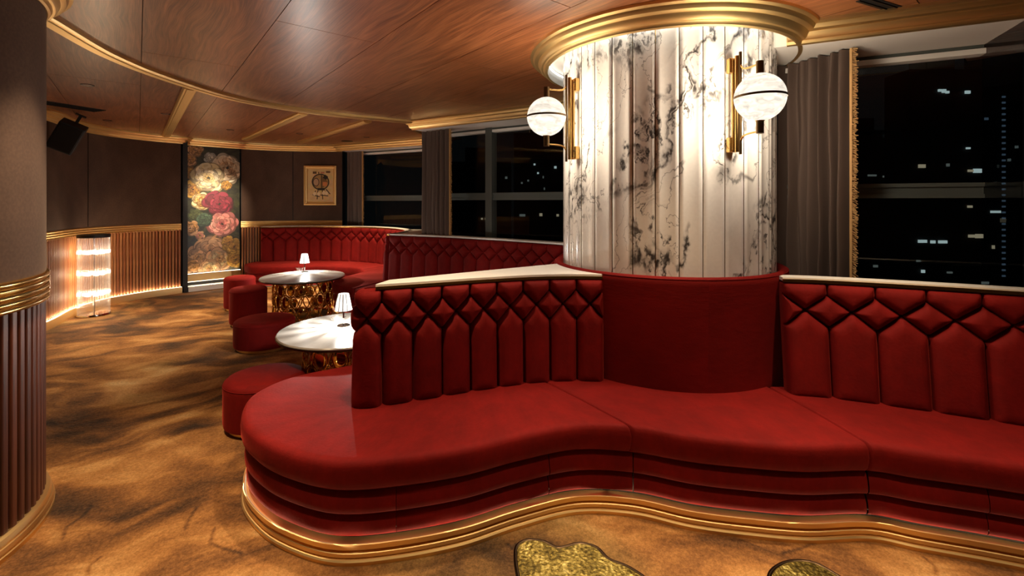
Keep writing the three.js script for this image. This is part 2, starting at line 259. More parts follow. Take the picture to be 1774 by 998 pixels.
// ---------------------------------------------------------------- floor and ceiling
const CEIL = 2.57, LIP = 2.46;
{
  const g = new THREE.BoxGeometry(11, 0.2, 14.5); g.translate(-1.4, -0.1, -4.6);
  const p = g.attributes.position, uv = g.attributes.uv; for (let i = 0; i < p.count; i++) uv.setXY(i, (p.getX(i) + 8) / CARPET, (-p.getZ(i) + 2) / CARPET);
  struct('floor', g, M.carpet, 'brown and gold carpet woven with flowing marbled streaks', 'floor');
}
const ceiling = struct('ceiling', prismPlan([[-6.6, -2.5], [4.2, -2.5], [4.2, 2.25], [2.9, 2.95], [2.2, 3.3], [2.0, 3.8], [1.15, 5.5], [-0.8, 6.8], [-1.0, 8.05], [-3.0, 9.2], [-6.6, 9.2]], CEIL + 0.02, CEIL + 0.22), M.black, 'polished reddish brown wood veneer ceiling in long panels', 'ceiling');
{ // veneer panels, 0.61 m wide, running obliquely across the room
  const e1 = [0.63, -0.777], e2 = [0.777, 0.63], w = 0.61, L = 2.44, ang = -Math.atan2(0.777, 0.63);
  const gs = [0, 1, 2].map((k) => { const g = new THREE.BoxGeometry(L - 0.004, 0.02, w - 0.004), p = g.attributes.position, uv = g.attributes.uv; for (let i = 0; i < p.count; i++) uv.setXY(i, p.getX(i) + k * 1.7, p.getZ(i) + k * 0.47); return g; });
  for (let i = -11; i < 10; i++) for (let j = -5; j < 4; j++) {
    const b = 0.632 + (i + 0.5) * w, a = (j + 0.5) * L + (i & 1 ? L / 2 : 0) - 0.55, x = e1[0] * a + e2[0] * b, d = e1[1] * a + e2[1] * b;
    if (x < -6.3 || x > 4 || d < -2 || d > 9.6) continue;
    const corners = [-1, 0, 1].flatMap((p) => [-1, 1].map((q) => [x + e1[0] * p * L / 2 + e2[0] * q * w / 2, d + e1[1] * p * L / 2 + e2[1] * q * w / 2]));
    if (x > 1 && corners.every(([cx, cd]) => (cx - 1.79) * 0.414 + (cd - 2.82) * 0.91 > 0.1)) continue;      // wholly outside the bench window
    if (x < 2.2 && x > -1 && corners.every(([cx, cd]) => (cx + 1.28) * 0.524 + (cd - 6.14) * 0.852 > 0.1)) continue;   // wholly outside the middle window
    const m = part(ceiling, 'ceiling_panel', gs[((i * 7 + j * 3) % 3 + 3) % 3], M.ceilWood); m.position.set(x, CEIL + 0.01, -d); m.rotation.y = ang;
  }
}
const cornice = [[0, LIP], [0.012, LIP - 0.004], [0.024, LIP + 0.002], [0.028, LIP + 0.014], [0.034, LIP + 0.02], [0.046, LIP + 0.022], [0.058, LIP + 0.032], [0.064, LIP + 0.046], [0.07, LIP + 0.056], [0.082, LIP + 0.058], [0.096, LIP + 0.064], [0.104, LIP + 0.076], [0.108, LIP + 0.086], [0.118, LIP + 0.088], [0.128, LIP + 0.094], [0.13, CEIL], [0, CEIL]];

// ---------------------------------------------------------------- marble column with its gilt ceiling ring
const COL = [1.097, 3.355], RM = 0.724;
const at = (phi, r) => [COL[0] + Math.sin(phi) * r, COL[1] - Math.cos(phi) * r];   // phi = 0 faces the room's front
{
  const col = struct('marble_column', null, null, 'thick round column clad in fluted white marble staves with dark veins', 'column');
  part(col, 'core', (() => { const g = new THREE.CylinderGeometry(RM - 0.03, RM - 0.03, CEIL, 48); g.translate(COL[0], CEIL / 2, -COL[1]); return g; })(), M.brass, 'thin brass joints between the staves');
  const n = 34, step = 2 * Math.PI / n, aim = Math.atan2(COL[0], COL[1]), half = step / 2 - 0.0032;
  for (let k = 0; k < n; k++) {
    const mid = -(aim) + (-3.4 * Math.PI / 180) + (k + 0.5) * step, off = 0.075 + ((k + 8) % 34) * 0.134 % 1.95, offv = -0.85 + rr(0, 0.03);
    const g = grid(10, 6, (i, j) => {
      const s = i / 10 * 2 - 1, phi = mid + s * half, edge = Math.abs(s) > 0.99 ? 0.012 : 0, r = RM - 0.013 * (1 - s * s) - edge, q = at(phi, r), h = 0.9 + j / 6 * (CEIL - 0.9);
      return [q[0], h, q[1], s * half * RM * 1.0 + off, h + offv];
    });
    part(col, 'stave', g, M.marble);
  }
  const ring = struct('trim_1', null, null, 'gilt moulded ring round the top of the marble column', 'cornice');
  const prof = cornice.map(([a, h]) => [0.835 + a, h]); const g = lathe(prof.slice(0, -1), 120, 0.5); g.translate(COL[0], 0, -COL[1]); part(ring, 'moulding', g, M.gold);
  const inner = lathe([[0.837, LIP + 0.001], [0.834, LIP + 0.04], [0.85, LIP + 0.045], [0.85, CEIL - 0.004]], 120, 0.4); inner.translate(COL[0], 0, -COL[1]); part(ring, 'cove_face', inner, M.grey, 'grey inner face of the light cove');
  const cap = new THREE.RingGeometry(RM - 0.02, 0.85, 96); cap.rotateX(Math.PI / 2); cap.translate(COL[0], CEIL - 0.004, -COL[1]); part(ring, 'cove_ceiling', cap, M.white, 'white painted cove ceiling');
  const led = new THREE.TorusGeometry(0.832, 0.007, 8, 120); led.rotateX(Math.PI / 2); led.translate(COL[0], CEIL - 0.03, -COL[1]); part(ring, 'light_strip', led, M.cove, 'glowing white light strip hidden in the cove');
  for (let k = 0; k < 16; k++) { const phi = k / 16 * 2 * Math.PI, p = at(phi, 0.818), q = at(phi, 0.70); rect(new THREE.Vector3(p[0], CEIL - 0.03, -p[1]), new THREE.Vector3(q[0], CEIL - 0.20, -q[1]), 0.30, 0.014, LAMPWHITE, POWER.cove); }
}

// ---------------------------------------------------------------- velvet column at the side, wood flutes below a gilt rail
function slat(w, h, depth) { // half-round batten, base at y = 0, facing +z
  const s = new THREE.Shape(); s.moveTo(-w / 2, -0.01); s.lineTo(w / 2, -0.01); s.lineTo(w / 2, 0); s.quadraticCurveTo(w / 2, depth, 0, depth); s.quadraticCurveTo(-w / 2, depth, -w / 2, 0); s.closePath();
  const g = new THREE.ExtrudeGeometry(s, { depth: h, bevelEnabled: false, curveSegments: 4 }); g.rotateX(-Math.PI / 2); g.scale(1, 1, -1); const idx = g.index; 
  const p = g.attributes.position, uv = g.attributes.uv; for (let i = 0; i < p.count; i++) uv.setXY(i, p.getX(i) + 0.1, p.getY(i)); g.scale(1, 1, 1); return toCreasedNormals(g, 0.9);
}
const railProfile = (r0, h0, h1, n) => { const out = [[r0, h0]]; const s = (h1 - h0) / n; for (let k = 0; k < n; k++) for (let j = 0; j <= 6; j++) { const a = j / 6 * Math.PI; out.push([r0 + 0.004 + 0.013 * Math.sin(a), h0 + s * k + s * (1 - Math.cos(a)) / 2]); } out.push([r0, h1]); return out; };
const baseRibs = [[-0.006, 0], [0.05, 0], [0.052, 0.022], [0.042, 0.026], [0.042, 0.03], [0.048, 0.034], [0.044, 0.052], [0.034, 0.056], [0.034, 0.06], [0.04, 0.064], [0.034, 0.084], [0.02, 0.09], [-0.006, 0.09]];
const COL2 = [-2.862, 1.818], R2 = 0.725;
{
  const c = struct('velvet_column', null, null, 'round column in brown velvet above a gilt rail and dark wood flutes', 'column');
  const T = (g) => { g.translate(COL2[0], 0, -COL2[1]); return g; };
  const up = T(lathe([[R2, 1.15], [R2, CEIL]], 96)); { const uv = up.attributes.uv; for (let i = 0; i < uv.count; i++) uv.setXY(i, uv.getX(i) * 4.6, uv.getY(i) * 1.4); }
  part(c, 'velvet_cover', up, M.cloth);
  part(c, 'rail', T(lathe(railProfile(R2 - 0.003, 1.02, 1.16, 5), 120, 0.7)), M.brass, 'gilt rail of five rounded ribs');
  part(c, 'core', T(lathe([[R2 - 0.022, 0], [R2 - 0.022, 1.03]], 96)), M.blackMetal);
  const n = 92, g = slat(0.042, 1.02, 0.017), walnut = [0x8c6846, 0x9a744c, 0x7e5c3c].map((c) => std(c, 0.5, 0, { map: M.slatWood.map })), mats = walnut;
  for (let k = 0; k < n; k++) { const a = k / n * 2 * Math.PI, m = part(c, 'flute', g, mats[Math.floor(rnd() * 3)]); m.position.set(COL2[0] + Math.sin(a) * (R2 - 0.018), 0, -COL2[1] + Math.cos(a) * (R2 - 0.018)); m.rotation.y = a; }
  part(c, 'base_trim', T(lathe(baseRibs.map(([a, h]) => [R2 - 0.02 + a, h]), 120, 0.4)), M.gold, 'ribbed gilt base trim');
  const ring = T(lathe(cornice.slice(0, -1).map(([a, h]) => [R2 - 0.004 + a * 0.8, h - 0.01]), 120, 0.5));
  struct('trim_2', ring, M.gold, 'gilt moulded ring round the top of the velvet column', 'cornice');
}

// ---------------------------------------------------------------- curved far wall: velvet panels, rail, battens, lit baseboard
const farA = spaced([[-4.75, 3.0], [-5.15, 4.3], [-5.47, 5.4], [-5.80, 6.08], [-5.90, 6.7], [-5.72, 7.25], [-5.46, 7.62]], 0.05);
const muralPath = spaced([[-5.50, 7.80], [-5.22, 8.08], [-4.93, 8.36]], 0.04);
const farB = spaced([[-4.93, 8.40], [-4.4, 8.68], [-3.8, 8.80], [-3.24, 8.82]], 0.05);
const cut = (path, u0, u1) => { const f = along(path), n = Math.max(2, Math.round((u1 - u0) / 0.05)), out = []; for (let i = 0; i <= n; i++) out.push(f(mix(u0, u1, i / n)).p); return out; };
const offset = (path, o) => { const N = normals(path); return path.map((p, i) => [p[0] + N[i][0] * o, p[1] + N[i][1] * o]); };
const findU = (path, px) => { const s = lengths(path); let best = 0, e = 1e9; path.forEach((p, i) => { const q = 887 + FOCAL * p[0] / p[1]; if (Math.abs(q - px) < e) { e = Math.abs(q - px); best = s[i]; } }); return best; };
function clothWall(name, path, seams, label) {
  const w = struct(name, sweep(path, [[-0.012, 0], [-0.012, CEIL], [-0.15, CEIL], [-0.15, 0]], { ring: true, crease: 0.5 }), M.black, label, 'wall');
  const L = along(path).length_, cuts = [0, ...seams, L];
  for (let i = 0; i < cuts.length - 1; i++) part(w, 'cloth_panel', sweep(cut(path, cuts[i] + 0.006, cuts[i + 1] - 0.006), [[-0.012, 1.14], [0.002, 1.145], [0.006, 1.16], [0.006, CEIL - 0.02], [-0.012, CEIL - 0.02]], { crease: 0.6 }), M.cloth);
  part(w, 'rail', sweep(path, railProfile(-0.004, 1.03, 1.15, 4), { crease: 0.7 }), M.gold, 'gilt rail of rounded ribs');
  const f = along(path), pitch = 0.044, n = Math.floor(L / pitch), g = slat(0.035, 0.97, 0.018), mats = [M.slatWood, M.slatWood, M.slatWoodB];
  for (let k = 0; k < n; k++) { const { p, n: v } = f((k + 0.5) * pitch), m = part(w, 'slat', g, mats[Math.floor(rnd() * 3)]); m.position.set(p[0], 0.075, -p[1]); m.rotation.y = Math.atan2(v[0], -v[1]); }
  return w;
}
const s158 = [...Array(60)].map((_, i) => i / 59 * along(farA).length_).filter((u) => { const p = along(farA)(u).p; return p[1] > 5.6 && 887 + FOCAL * p[0] / p[1] > 150; })[0];
clothWall('wall_far', farA, [1.1, s158], 'curved wall of brown velvet panels above fluted wood battens');
clothWall('wall_end', farB, [findU(farB, 508)], 'brown velvet end wall with the framed picture');
function litBoard(name, path, label, h = 0.1) {
  const b = struct(name, sweep(path, [[0.0, 0], [0.045, 0], [0.047, h - 0.02], [0.043, h], [0.036, h], [0.034, h - 0.02], [0.0, h - 0.02]], { ring: true, crease: 0.5 }), M.goldSoft, label, 'baseboard');
  part(b, 'light_strip', sweep(path, [[0.018, h - 0.018], [0.034, h - 0.018], [0.034, h + 0.006], [0.018, h + 0.006]], { ring: true }), M.ledWall, 'glowing warm light strip behind the baseboard edge');
  const f = along(path), n = Math.max(1, Math.round(f.length_ / 0.3));
  for (let k = 0; k < n; k++) { const { p, n: v } = f((k + 0.5) / n * f.length_); rect(new THREE.Vector3(p[0] + v[0] * 0.028, h + 0.008, -(p[1] + v[1] * 0.028)), new THREE.Vector3(p[0] + v[0] * 0.02, h + 1, -(p[1] + v[1] * 0.02)), 0.29, 0.012, SOFTWARM, POWER.wall); }
}
litBoard('baseboard_far', cut(farA, 2.0, along(farA).length_), 'gilt baseboard with a glowing top edge along the curved wall');
struct('trim_3', sweep([...cut(farA, 0, along(farA).length_), ...muralPath, ...farB.slice(1)], cornice, { ring: true, crease: 0.5 }), M.gold, 'gilt cornice along the curved far wall', 'cornice');
{ // dark post beside the mural and the mural wall with its two lit ledges
  const post = struct('trim_4', merge([box(0.07, CEIL, 0.10, 0, CEIL / 2, 0), box(0.05, 0.1, 0.12, 0.0, 0.05, 0.02)]), M.black, 'tall black post beside the floral mural', 'post'); post.position.set(-5.465, 0, -7.70); post.rotation.y = 0.9;
  struct('wall_mural', sweep(muralPath, [[-0.02, 0], [-0.02, CEIL], [-0.16, CEIL], [-0.16, 0]], { ring: true }), M.black, 'wall behind the floral mural', 'wall');
  const plinth = struct('baseboard_mural', sweep(muralPath, [[-0.02, 0], [0.16, 0], [0.16, 0.07], [0.15, 0.08], [-0.02, 0.08]], { ring: true, crease: 0.4 }), M.ledge, 'pale marble step under the floral mural', 'baseboard');
  void plinth;
  const up = sweep(muralPath, [[-0.02, 0.16], [0.07, 0.16], [0.075, 0.27], [0.066, 0.28], [0.06, 0.265], [-0.02, 0.265]], { ring: true, crease: 0.5 });
  const board = struct('trim_5', up, M.goldSoft, 'curved gilt ledge with glowing edges under the floral mural', 'ledge');
  part(board, 'light_strip', sweep(muralPath, [[0.03, 0.267], [0.056, 0.267], [0.056, 0.288], [0.03, 0.288]], { ring: true }), M.ledWall, 'glowing light strip at the foot of the mural');
  part(board, 'light_strip', sweep(muralPath, [[0.02, 0.145], [0.05, 0.145], [0.05, 0.158], [0.02, 0.158]], { ring: true }), M.ledWall, 'glowing light strip above the marble step');
  const f = along(muralPath);
  for (let k = 0; k < 3; k++) { const { p, n: v } = f((k + 0.5) / 3 * f.length_), V = (o, h) => new THREE.Vector3(p[0] + v[0] * o, h, -(p[1] + v[1] * o)); rect(V(0.04, 0.295), V(0.03, 1.2), 0.24, 0.015, SOFTWARM, POWER.mural); rect(V(0.06, 0.14), V(0.12, 0.0), 0.24, 0.015, SOFTWARM, POWER.mural); }
  const mg = sweep(muralPath, [[0.0, 0.28], [0.0, 2.45]]); { const u = mg.attributes.uv, L = lengths(muralPath).pop(); for (let i = 0; i < u.count; i++) u.setXY(i, u.getX(i) / L, u.getY(i) / 2.17); }
  const mt = thing('floral_mural', 'tall floral mural of cream, pink and peach blooms on black', 'mural');
  part(mt, 'canvas', mg, M.mural); part(mt, 'backing_board', sweep(muralPath, [[-0.003, 0.275], [-0.003, 2.452], [-0.02, 2.452], [-0.02, 0.275]], { ring: true }), M.blackMetal);
}
{ // picture on the end wall
  const f = along(farB), { p, n } = f((findU(farB, 525) + findU(farB, 582)) / 2), t = thing('framed_picture', 'small abstract picture in a deep gilt frame on the end wall', 'picture', [p[0] + n[0] * 0.012, 1.815, p[1] + n[1] * 0.012], Math.atan2(n[0], -n[1]));
  const w = 0.60, h = 0.75, b = 0.065;
  const prof = (len, x, y, r) => { const s = new THREE.Shape(); s.moveTo(0, 0); s.lineTo(0, 0.045); s.lineTo(0.018, 0.05); s.lineTo(0.03, 0.035); s.lineTo(0.05, 0.03); s.lineTo(b, 0.012); s.lineTo(b, 0); s.closePath(); const g = new THREE.ExtrudeGeometry(s, { depth: len, bevelEnabled: false }); const q = g.attributes.position; for (let i = 0; i < q.count; i++) { const a = q.getX(i), d = q.getY(i), l = q.getZ(i); const k = len / 2 - Math.abs(l - len / 2) < 1e-6; const L = (l - len / 2) * (k ? (len / 2 - a) / (len / 2) : 1); q.setXYZ(i, L, a, d); } g.rotateZ(r); g.translate(x, y, 0); g.computeVertexNormals(); return g; };
  for (const [len, x, y, r] of [[w, 0, -h / 2, 0], [w, 0, h / 2, Math.PI], [h, -w / 2, 0, -Math.PI / 2], [h, w / 2, 0, Math.PI / 2]]) part(t, 'frame_rail', prof(len, x, y, r), M.goldSoft);
  const pl = new THREE.PlaneGeometry(w - 2 * b + 0.01, h - 2 * b + 0.01); pl.translate(0, 0, 0.012); part(t, 'artwork', pl, M.art, 'abstract figure in brown and black on a tan ground');
  part(t, 'backing_board', box(w - 0.02, h - 0.02, 0.008, 0, 0, 0.004), M.blackMetal);
}

// ---------------------------------------------------------------- remaining room shell, mostly behind the camera
struct('wall_left', wallRun([-4.75, -2.2], [-4.75, 3.02], 0.15, 0, CEIL), M.cloth, 'brown velvet wall beside the velvet column', 'wall');
struct('wall_back', wallRun([4.0, -2.2], [-4.9, -2.2], 0.15, 0, CEIL), M.cloth, 'brown velvet wall behind the viewer', 'wall');
struct('wall_right', wallRun([3.85, 2.2], [3.85, -2.3], 0.15, 0, CEIL), M.cloth, 'brown velvet wall beside the window bench', 'wall');

// ---------------------------------------------------------------- facades with glazing
const SILL = 0.94, HEAD = 2.47;
// each run: cornice line a -> b, glass g behind it
function facade(n, line, gap, { posts = [], label, soffit = true }) {
  const [a, b] = line, l = Math.hypot(b[0] - a[0], b[1] - a[1]), t = [(b[0] - a[0]) / l, (b[1] - a[1]) / l], out = [-t[1], t[0]];   // out points away from the room
  const Q = (s, o) => [a[0] + t[0] * s + out[0] * o, a[1] + t[1] * s + out[1] * o];
  const turn = Math.atan2(t[1], t[0]);
  const w = struct('window_' + n, null, null, label, 'window');
  part(w, 'parapet', sweep([Q(0, gap), Q(l, gap)], [[0.04, 0], [0.04, SILL], [-0.12, SILL], [-0.12, 0]], { ring: true }), M.frame);
  const bar = (s0, s1, h0, h1, th, name) => part(w, name, sweep([Q(s0, gap), Q(s1, gap)], [[th / 2, h0], [th / 2, h1], [-th / 2, h1], [-th / 2, h0]], { ring: true, crease: 0.4 }), M.frame);
  bar(0, l, 1.525, 1.55, 0.07, 'transom'); bar(0, l, 1.55, 1.595, 0.04, 'transom'); bar(0, l, 1.595, 1.62, 0.07, 'transom'); bar(0, l, 2.44, CEIL, 0.05, 'head_frame'); part(w, 'head_bar', sweep([Q(0, gap), Q(l, gap)], [[0.05, 2.405], [0.05, 2.438], [-0.03, 2.438], [-0.03, 2.405]], { ring: true }), M.white, 'pale bar under the window head'); bar(0, l, SILL - 0.02, SILL + 0.03, 0.06, 'sill_frame');
  for (const s of posts) { bar(s - 0.05, s + 0.05, SILL, HEAD, 0.12, 'mullion'); }
  const stops = [0, ...posts, l];
  for (let i = 0; i < stops.length - 1; i++) for (const [h0, h1] of [[SILL, 1.55], [1.595, HEAD]]) part(w, 'pane', sweep([Q(stops[i], gap), Q(stops[i + 1], gap)], [[0, h0], [0, h1]]), M.glass);
  if (soffit) part(w, 'soffit', sweep([Q(0, 0), Q(l, 0)], [[0, 2.465], [-gap + 0.03, 2.465], [-gap + 0.03, CEIL], [0, CEIL]], { ring: true }), M.white, 'pale painted soffit over the window recess');
  return { w, Q, l, t, out, turn };
}
const fA = facade(1, [[0.9, 3.225], [2.70, 2.406]], 0.49, { label: 'dark window with black frames beside the marble column, over the wavy bench', posts: [] });
part(fA.w, 'pane', sweep([fA.Q(fA.l, 0.49), fA.Q(fA.l, 0.0)], [[0, SILL], [0, HEAD]]), M.glass);
part(fA.w, 'pane', sweep([fA.Q(fA.l, 0.0), fA.Q(fA.l + 1.4, 0.0)], [[0, SILL], [0, CEIL]]), M.glass);
part(fA.w, 'parapet', sweep([fA.Q(fA.l, 0.5), fA.Q(fA.l, 0.02), fA.Q(fA.l + 1.4, 0.02)], [[0, 0], [0, SILL], [-0.1, SILL], [-0.1, 0]], { ring: true }), M.frame);
const fB = facade(2, [[-1.32, 6.165], [0.95, 4.77]], 0.45, { label: 'dark window between the marble column and the middle curtain', posts: [0.95] });
const fC = facade(3, [[-3.24, 8.75], [-1.25, 7.71]], 0.32, { label: 'small dark window over the farthest booth', posts: [] });
struct('wall_return', wallRun([-1.2, 7.95], [-1.02, 6.55], 0.1, 0, CEIL), M.cloth, 'narrow return wall between the two window bays', 'wall');
struct('wall_behind', wallRun([0.95, 5.3], [1.9, 3.45], 0.1, 0, CEIL), M.cloth, 'narrow wall piece behind the marble column', 'wall');
struct('trim_6', sweep(poly([[1.70, 2.86], [2.78, 2.37], [3.85, 1.885]], 0.3), cornice, { ring: true, crease: 0.5 }), M.gold, 'gilt cornice from the column ring over the bench window', 'cornice');
struct('trim_7', sweep([[-1.12, 7.9], [-1.32, 6.165], [0.95, 4.77]], cornice, { ring: true, crease: 0.5 }), M.gold, 'gilt cornice over the middle window', 'cornice');
struct('trim_8', sweep([[-3.30, 8.75], [-1.2, 7.67]], cornice, { ring: true, crease: 0.5 }), M.gold, 'gilt cornice over the farthest window', 'cornice');
{ // the great curved ceiling bead and three radial ones
  const bead = [[-0.055, CEIL], [-0.055, 2.545], [-0.045, 2.535], [-0.03, 2.535], [-0.026, 2.528], [0.026, 2.528], [0.03, 2.535], [0.045, 2.535], [0.055, 2.545], [0.055, CEIL]];
  const arc = spaced([[-2.66, 2.60], [-2.88, 3.30], [-2.93, 3.90], [-2.80, 4.72], [-2.30, 5.42], [-1.50, 5.98], [-1.30, 6.1]], 0.06);
  struct('trim_9', sweep(arc, bead, { ring: true, crease: 0.5 }), M.gold, 'curved gilt bead sweeping across the wood ceiling', 'cornice');
  const px = (x, y, h) => { const d = FOCAL * (h - EYE) / (350 - y); return [(x - 887) / FOCAL * d, d]; };
  [[[330, 156], [288, 238]], [[525, 200], [425, 244]], [[637, 213], [520, 249]]].forEach(([p, q], i) => {
    const labels = ['broad gilt ceiling bead running towards the curved wall', 'middle gilt ceiling bead running towards the end wall', 'gilt ceiling bead nearest the windows'];
    struct('trim_' + (10 + i), sweep([px(...p, 2.53), px(...q, 2.53)], bead, { ring: true, crease: 0.5 }), M.gold, labels[i], 'cornice');
  });
}

// ---------------------------------------------------------------- curtains
function curtain(label, a, b, h0, h1, pleats, fringeEnd, amp = 0.035) {
  const t = thing('curtain', label, 'curtain', [0, 0, 0], 0, 'brown curtains at the windows');
  const L = Math.hypot(b[0] - a[0], b[1] - a[1]), tx = [(b[0] - a[0]) / L, (b[1] - a[1]) / L], n = [tx[1], -tx[0]], N = pleats * 14, ph = [...Array(pleats + 2)].map(() => rr(0.6, 1.3));
  const wave = (s) => { const k = s * pleats, i = Math.floor(k), w = mix(ph[i], ph[i + 1], k - i); return amp * w * Math.sin(k * 2 * Math.PI) + amp * 0.3 * Math.sin(k * 4.4 + 1); };
  part(t, 'drape', grid(N, 12, (i, j) => { const s = i / N, v = j / 12, h = mix(h0, h1, v), k = wave(s) * (1 - 0.25 * v) + 0.01 * noise(s * 9, v * 2.0), sh = 0.012 * noise(s * 5 + 4, v * 1.4); return [a[0] + tx[0] * (s * L + sh) + n[0] * k, h, a[1] + tx[1] * (s * L + sh) + n[1] * k, s * L * 1.6, h]; }), M.curtain);
  if (fringeEnd) {
    const base = fringeEnd > 0 ? b : a, list = [], c = wave(fringeEnd > 0 ? 1 : 0);
    const put = (g, o, h, w) => { g.rotateY(Math.atan2(tx[1], tx[0])); g.translate(base[0] + tx[0] * fringeEnd * o + n[0] * (c + w), h, -(base[1] + tx[1] * fringeEnd * o + n[1] * (c + w))); list.push(g); };
    put(box(0.014, h1 - h0, 0.012), 0.0, (h0 + h1) / 2, 0);
    for (let h = h0; h < h1; h += 0.0045) { const l = rr(0.018, 0.034), g = new THREE.CylinderGeometry(0.0016, 0.0026, l, 4); g.rotateZ((Math.PI / 2 - rr(0.1, 0.7)) * fringeEnd); put(g, 0.006 + l / 2, h - 0.004, rr(-0.01, 0.01)); }
    const f = part(t, 'fringe', merge(list), M.fringe, 'golden fringe along the curtain edge'); f.userData.kind = 'stuff';
  }
  return t;
}
curtain('wide brown velvet curtain with golden fringe next to the marble column', [1.90, 3.27], fA.Q(1.25, 0.18), 0.95, 2.455, 7, 1, 0.05);
curtain('narrow brown curtain with a pale edge between the two far windows', fB.Q(0.02, 0.16), fB.Q(0.50, 0.16), 0.95, 2.455, 6, 1, 0.03);
curtain('slim brown curtain in the corner by the framed picture', fC.Q(0.04, 0.14), fC.Q(0.40, 0.14), 0.95, 2.455, 5, 1, 0.03);

// ---------------------------------------------------------------- tufted backs
function pad(pts, map, bulge, r = 0.05) {
  let q = []; // rounded outline
  for (let i = 0; i < pts.length; i++) { const a = pts[i], b = pts[(i + 1) % pts.length], n = Math.max(2, Math.round(Math.hypot(b[0] - a[0], b[1] - a[1]) / 0.03)); for (let k = 0; k < n; k++) q.push([mix(a[0], b[0], k / n), mix(a[1], b[1], k / n)]); }
  for (let it = 0; it < 1; it++) { const z = []; q.forEach((a, i) => { const b = q[(i + 1) % q.length]; z.push([mix(a[0], b[0], 0.25), mix(a[1], b[1], 0.25)], [mix(a[0], b[0], 0.75), mix(a[1], b[1], 0.75)]); }); q = z; }
  const c = q.reduce((s, p) => [s[0] + p[0] / q.length, s[1] + p[1] / q.length], [0, 0]);
  const dist = (p) => { let m = 1e9; for (let i = 0; i < q.length; i++) { const a = q[i], b = q[(i + 1) % q.length], dx = b[0] - a[0], dy = b[1] - a[1], t = clamp(((p[0] - a[0]) * dx + (p[1] - a[1]) * dy) / (dx * dx + dy * dy || 1)); m = Math.min(m, Math.hypot(p[0] - a[0] - dx * t, p[1] - a[1] - dy * t)); } return m; };
  const rings = [1, 0.985, 0.95, 0.89, 0.8, 0.68, 0.5, 0.25], m = q.length, pos = [], uv = [], idx = [];
  const put = (p) => { const k = 1 - Math.min(dist(p) / r, 1), w = -0.02 + (bulge + 0.02) * Math.sqrt(Math.max(0, 1 - k * k)); const v = map(p[0], p[1], w); pos.push(v[0], v[1], -v[2]); uv.push(p[0], p[1]); };
  for (const s of rings) for (const p of q) put([c[0] + (p[0] - c[0]) * s, c[1] + (p[1] - c[1]) * s]);
  put(c);
  for (let k = 0; k < rings.length - 1; k++) for (let i = 0; i < m; i++) { const a = k * m + i, b = k * m + (i + 1) % m, e = a + m, f = b + m; idx.push(a, b, e, b, f, e); }
  const last = (rings.length - 1) * m; for (let i = 0; i < m; i++) idx.push(last + i, last + (i + 1) % m, rings.length * m);
  return build(pos, uv, idx);
}
function tufted(owner, path, pitch, { h0 = 0.40, h1 = 1.035, lean = 0.13, start = 0, bulge = 0.03, back = 0.06 } = {}) {
  const f = along(path), L = f.length_, n = Math.round(L / pitch), p = L / n, Hh = h1 - 0.43, ys = 0.43 + 0.60 * Hh, ya = 0.43 + 0.75 * Hh, yt = 0.43 + 0.885 * Hh;
  const map = (u, v, w) => { const s = f(u), o = w - lean * (v - 0.43); return [s.p[0] + s.n[0] * o, v, s.p[1] + s.n[1] * o]; };
  const t = part(owner, 'backrest', sweep(path, [[-0.016, h0], [-0.016 - lean * (h1 - 0.43), h1 - 0.004], [-back - lean * (h1 - 0.43), h1 - 0.004], [-back, h0]], { ring: true, crease: 0.5 }), M.red);
  for (let k = 0; k < n; k++) {
    const a = k * p, b = a + p, c = a + p / 2;
    part(t, 'channel_pad', pad([[a, h0], [b, h0], [b, ys], [c, ya], [a, ys]], map, bulge), M.red);
    part(t, 'top_pad', pad([[c, ya], [b, yt], [b, h1], [a, h1], [a, yt]], map, bulge * 0.9, 0.045), M.red);
  }
  for (let k = 0; k <= n; k++) { const c = k * p, a = Math.max(0, c - p / 2), b = Math.min(L, c + p / 2); const pts = k === 0 ? [[c, ys], [b, ya], [c, yt]] : k === n ? [[c, ys], [c, yt], [a, ya]] : [[c, ys], [b, ya], [c, yt], [a, ya]]; part(t, 'diamond_pad', pad(pts, map, bulge * 0.95, 0.045), M.red); }
}
// near divider: rear face, rounded tip, front face
const divRear = [[0.36, 3.30], [-0.2, 2.93], [-0.68, 2.60]], divFront = [[-0.75, 2.435], [-0.48, 2.545], [-0.165, 2.675], [0.144, 2.775], [0.36, 2.80], [0.555, 2.79]];
const tip1 = [[-0.755, 2.565], [-0.815, 2.53], [-0.835, 2.482], [-0.80, 2.435]];
const divPath = [...spaced(divRear, 0.03), ...spaced([divRear[2], ...tip1, divFront[0]], 0.012).slice(1, -1), ...spaced(divFront, 0.03)];
{
  const t = thing('booth_divider', 'tufted red velvet divider with marble top standing on the wavy bench', 'divider');
  tufted(t, divPath, 0.168, { lean: 0.03, bulge: 0.046, back: 0.03 });
  part(t, 'core', prismPlan(offset(divPath, -0.045), 0.3, 1.03), M.red);
  const edge = offset(divPath, -0.004), rearE = edge.filter((p, i) => i < 50 && p[0] > -0.69), frontE = edge.filter((p, i) => i > 50 && p[0] > -0.725 && p[1] < 2.9);
  const out = [...rearE, ...frontE, [0.44, 3.05]];
  const slab = part(t, 'marble_top', prismPlan(out, 1.042, 1.064, 0.004), M.ledge, 'pale marble ledge with a gilt edge');
  part(slab, 'edge_strip', sweep(frontE, [[-0.01, 1.034], [0.003, 1.034], [0.003, 1.05], [-0.01, 1.05]], { ring: true }), M.brass, 'thin gilt strip');
}
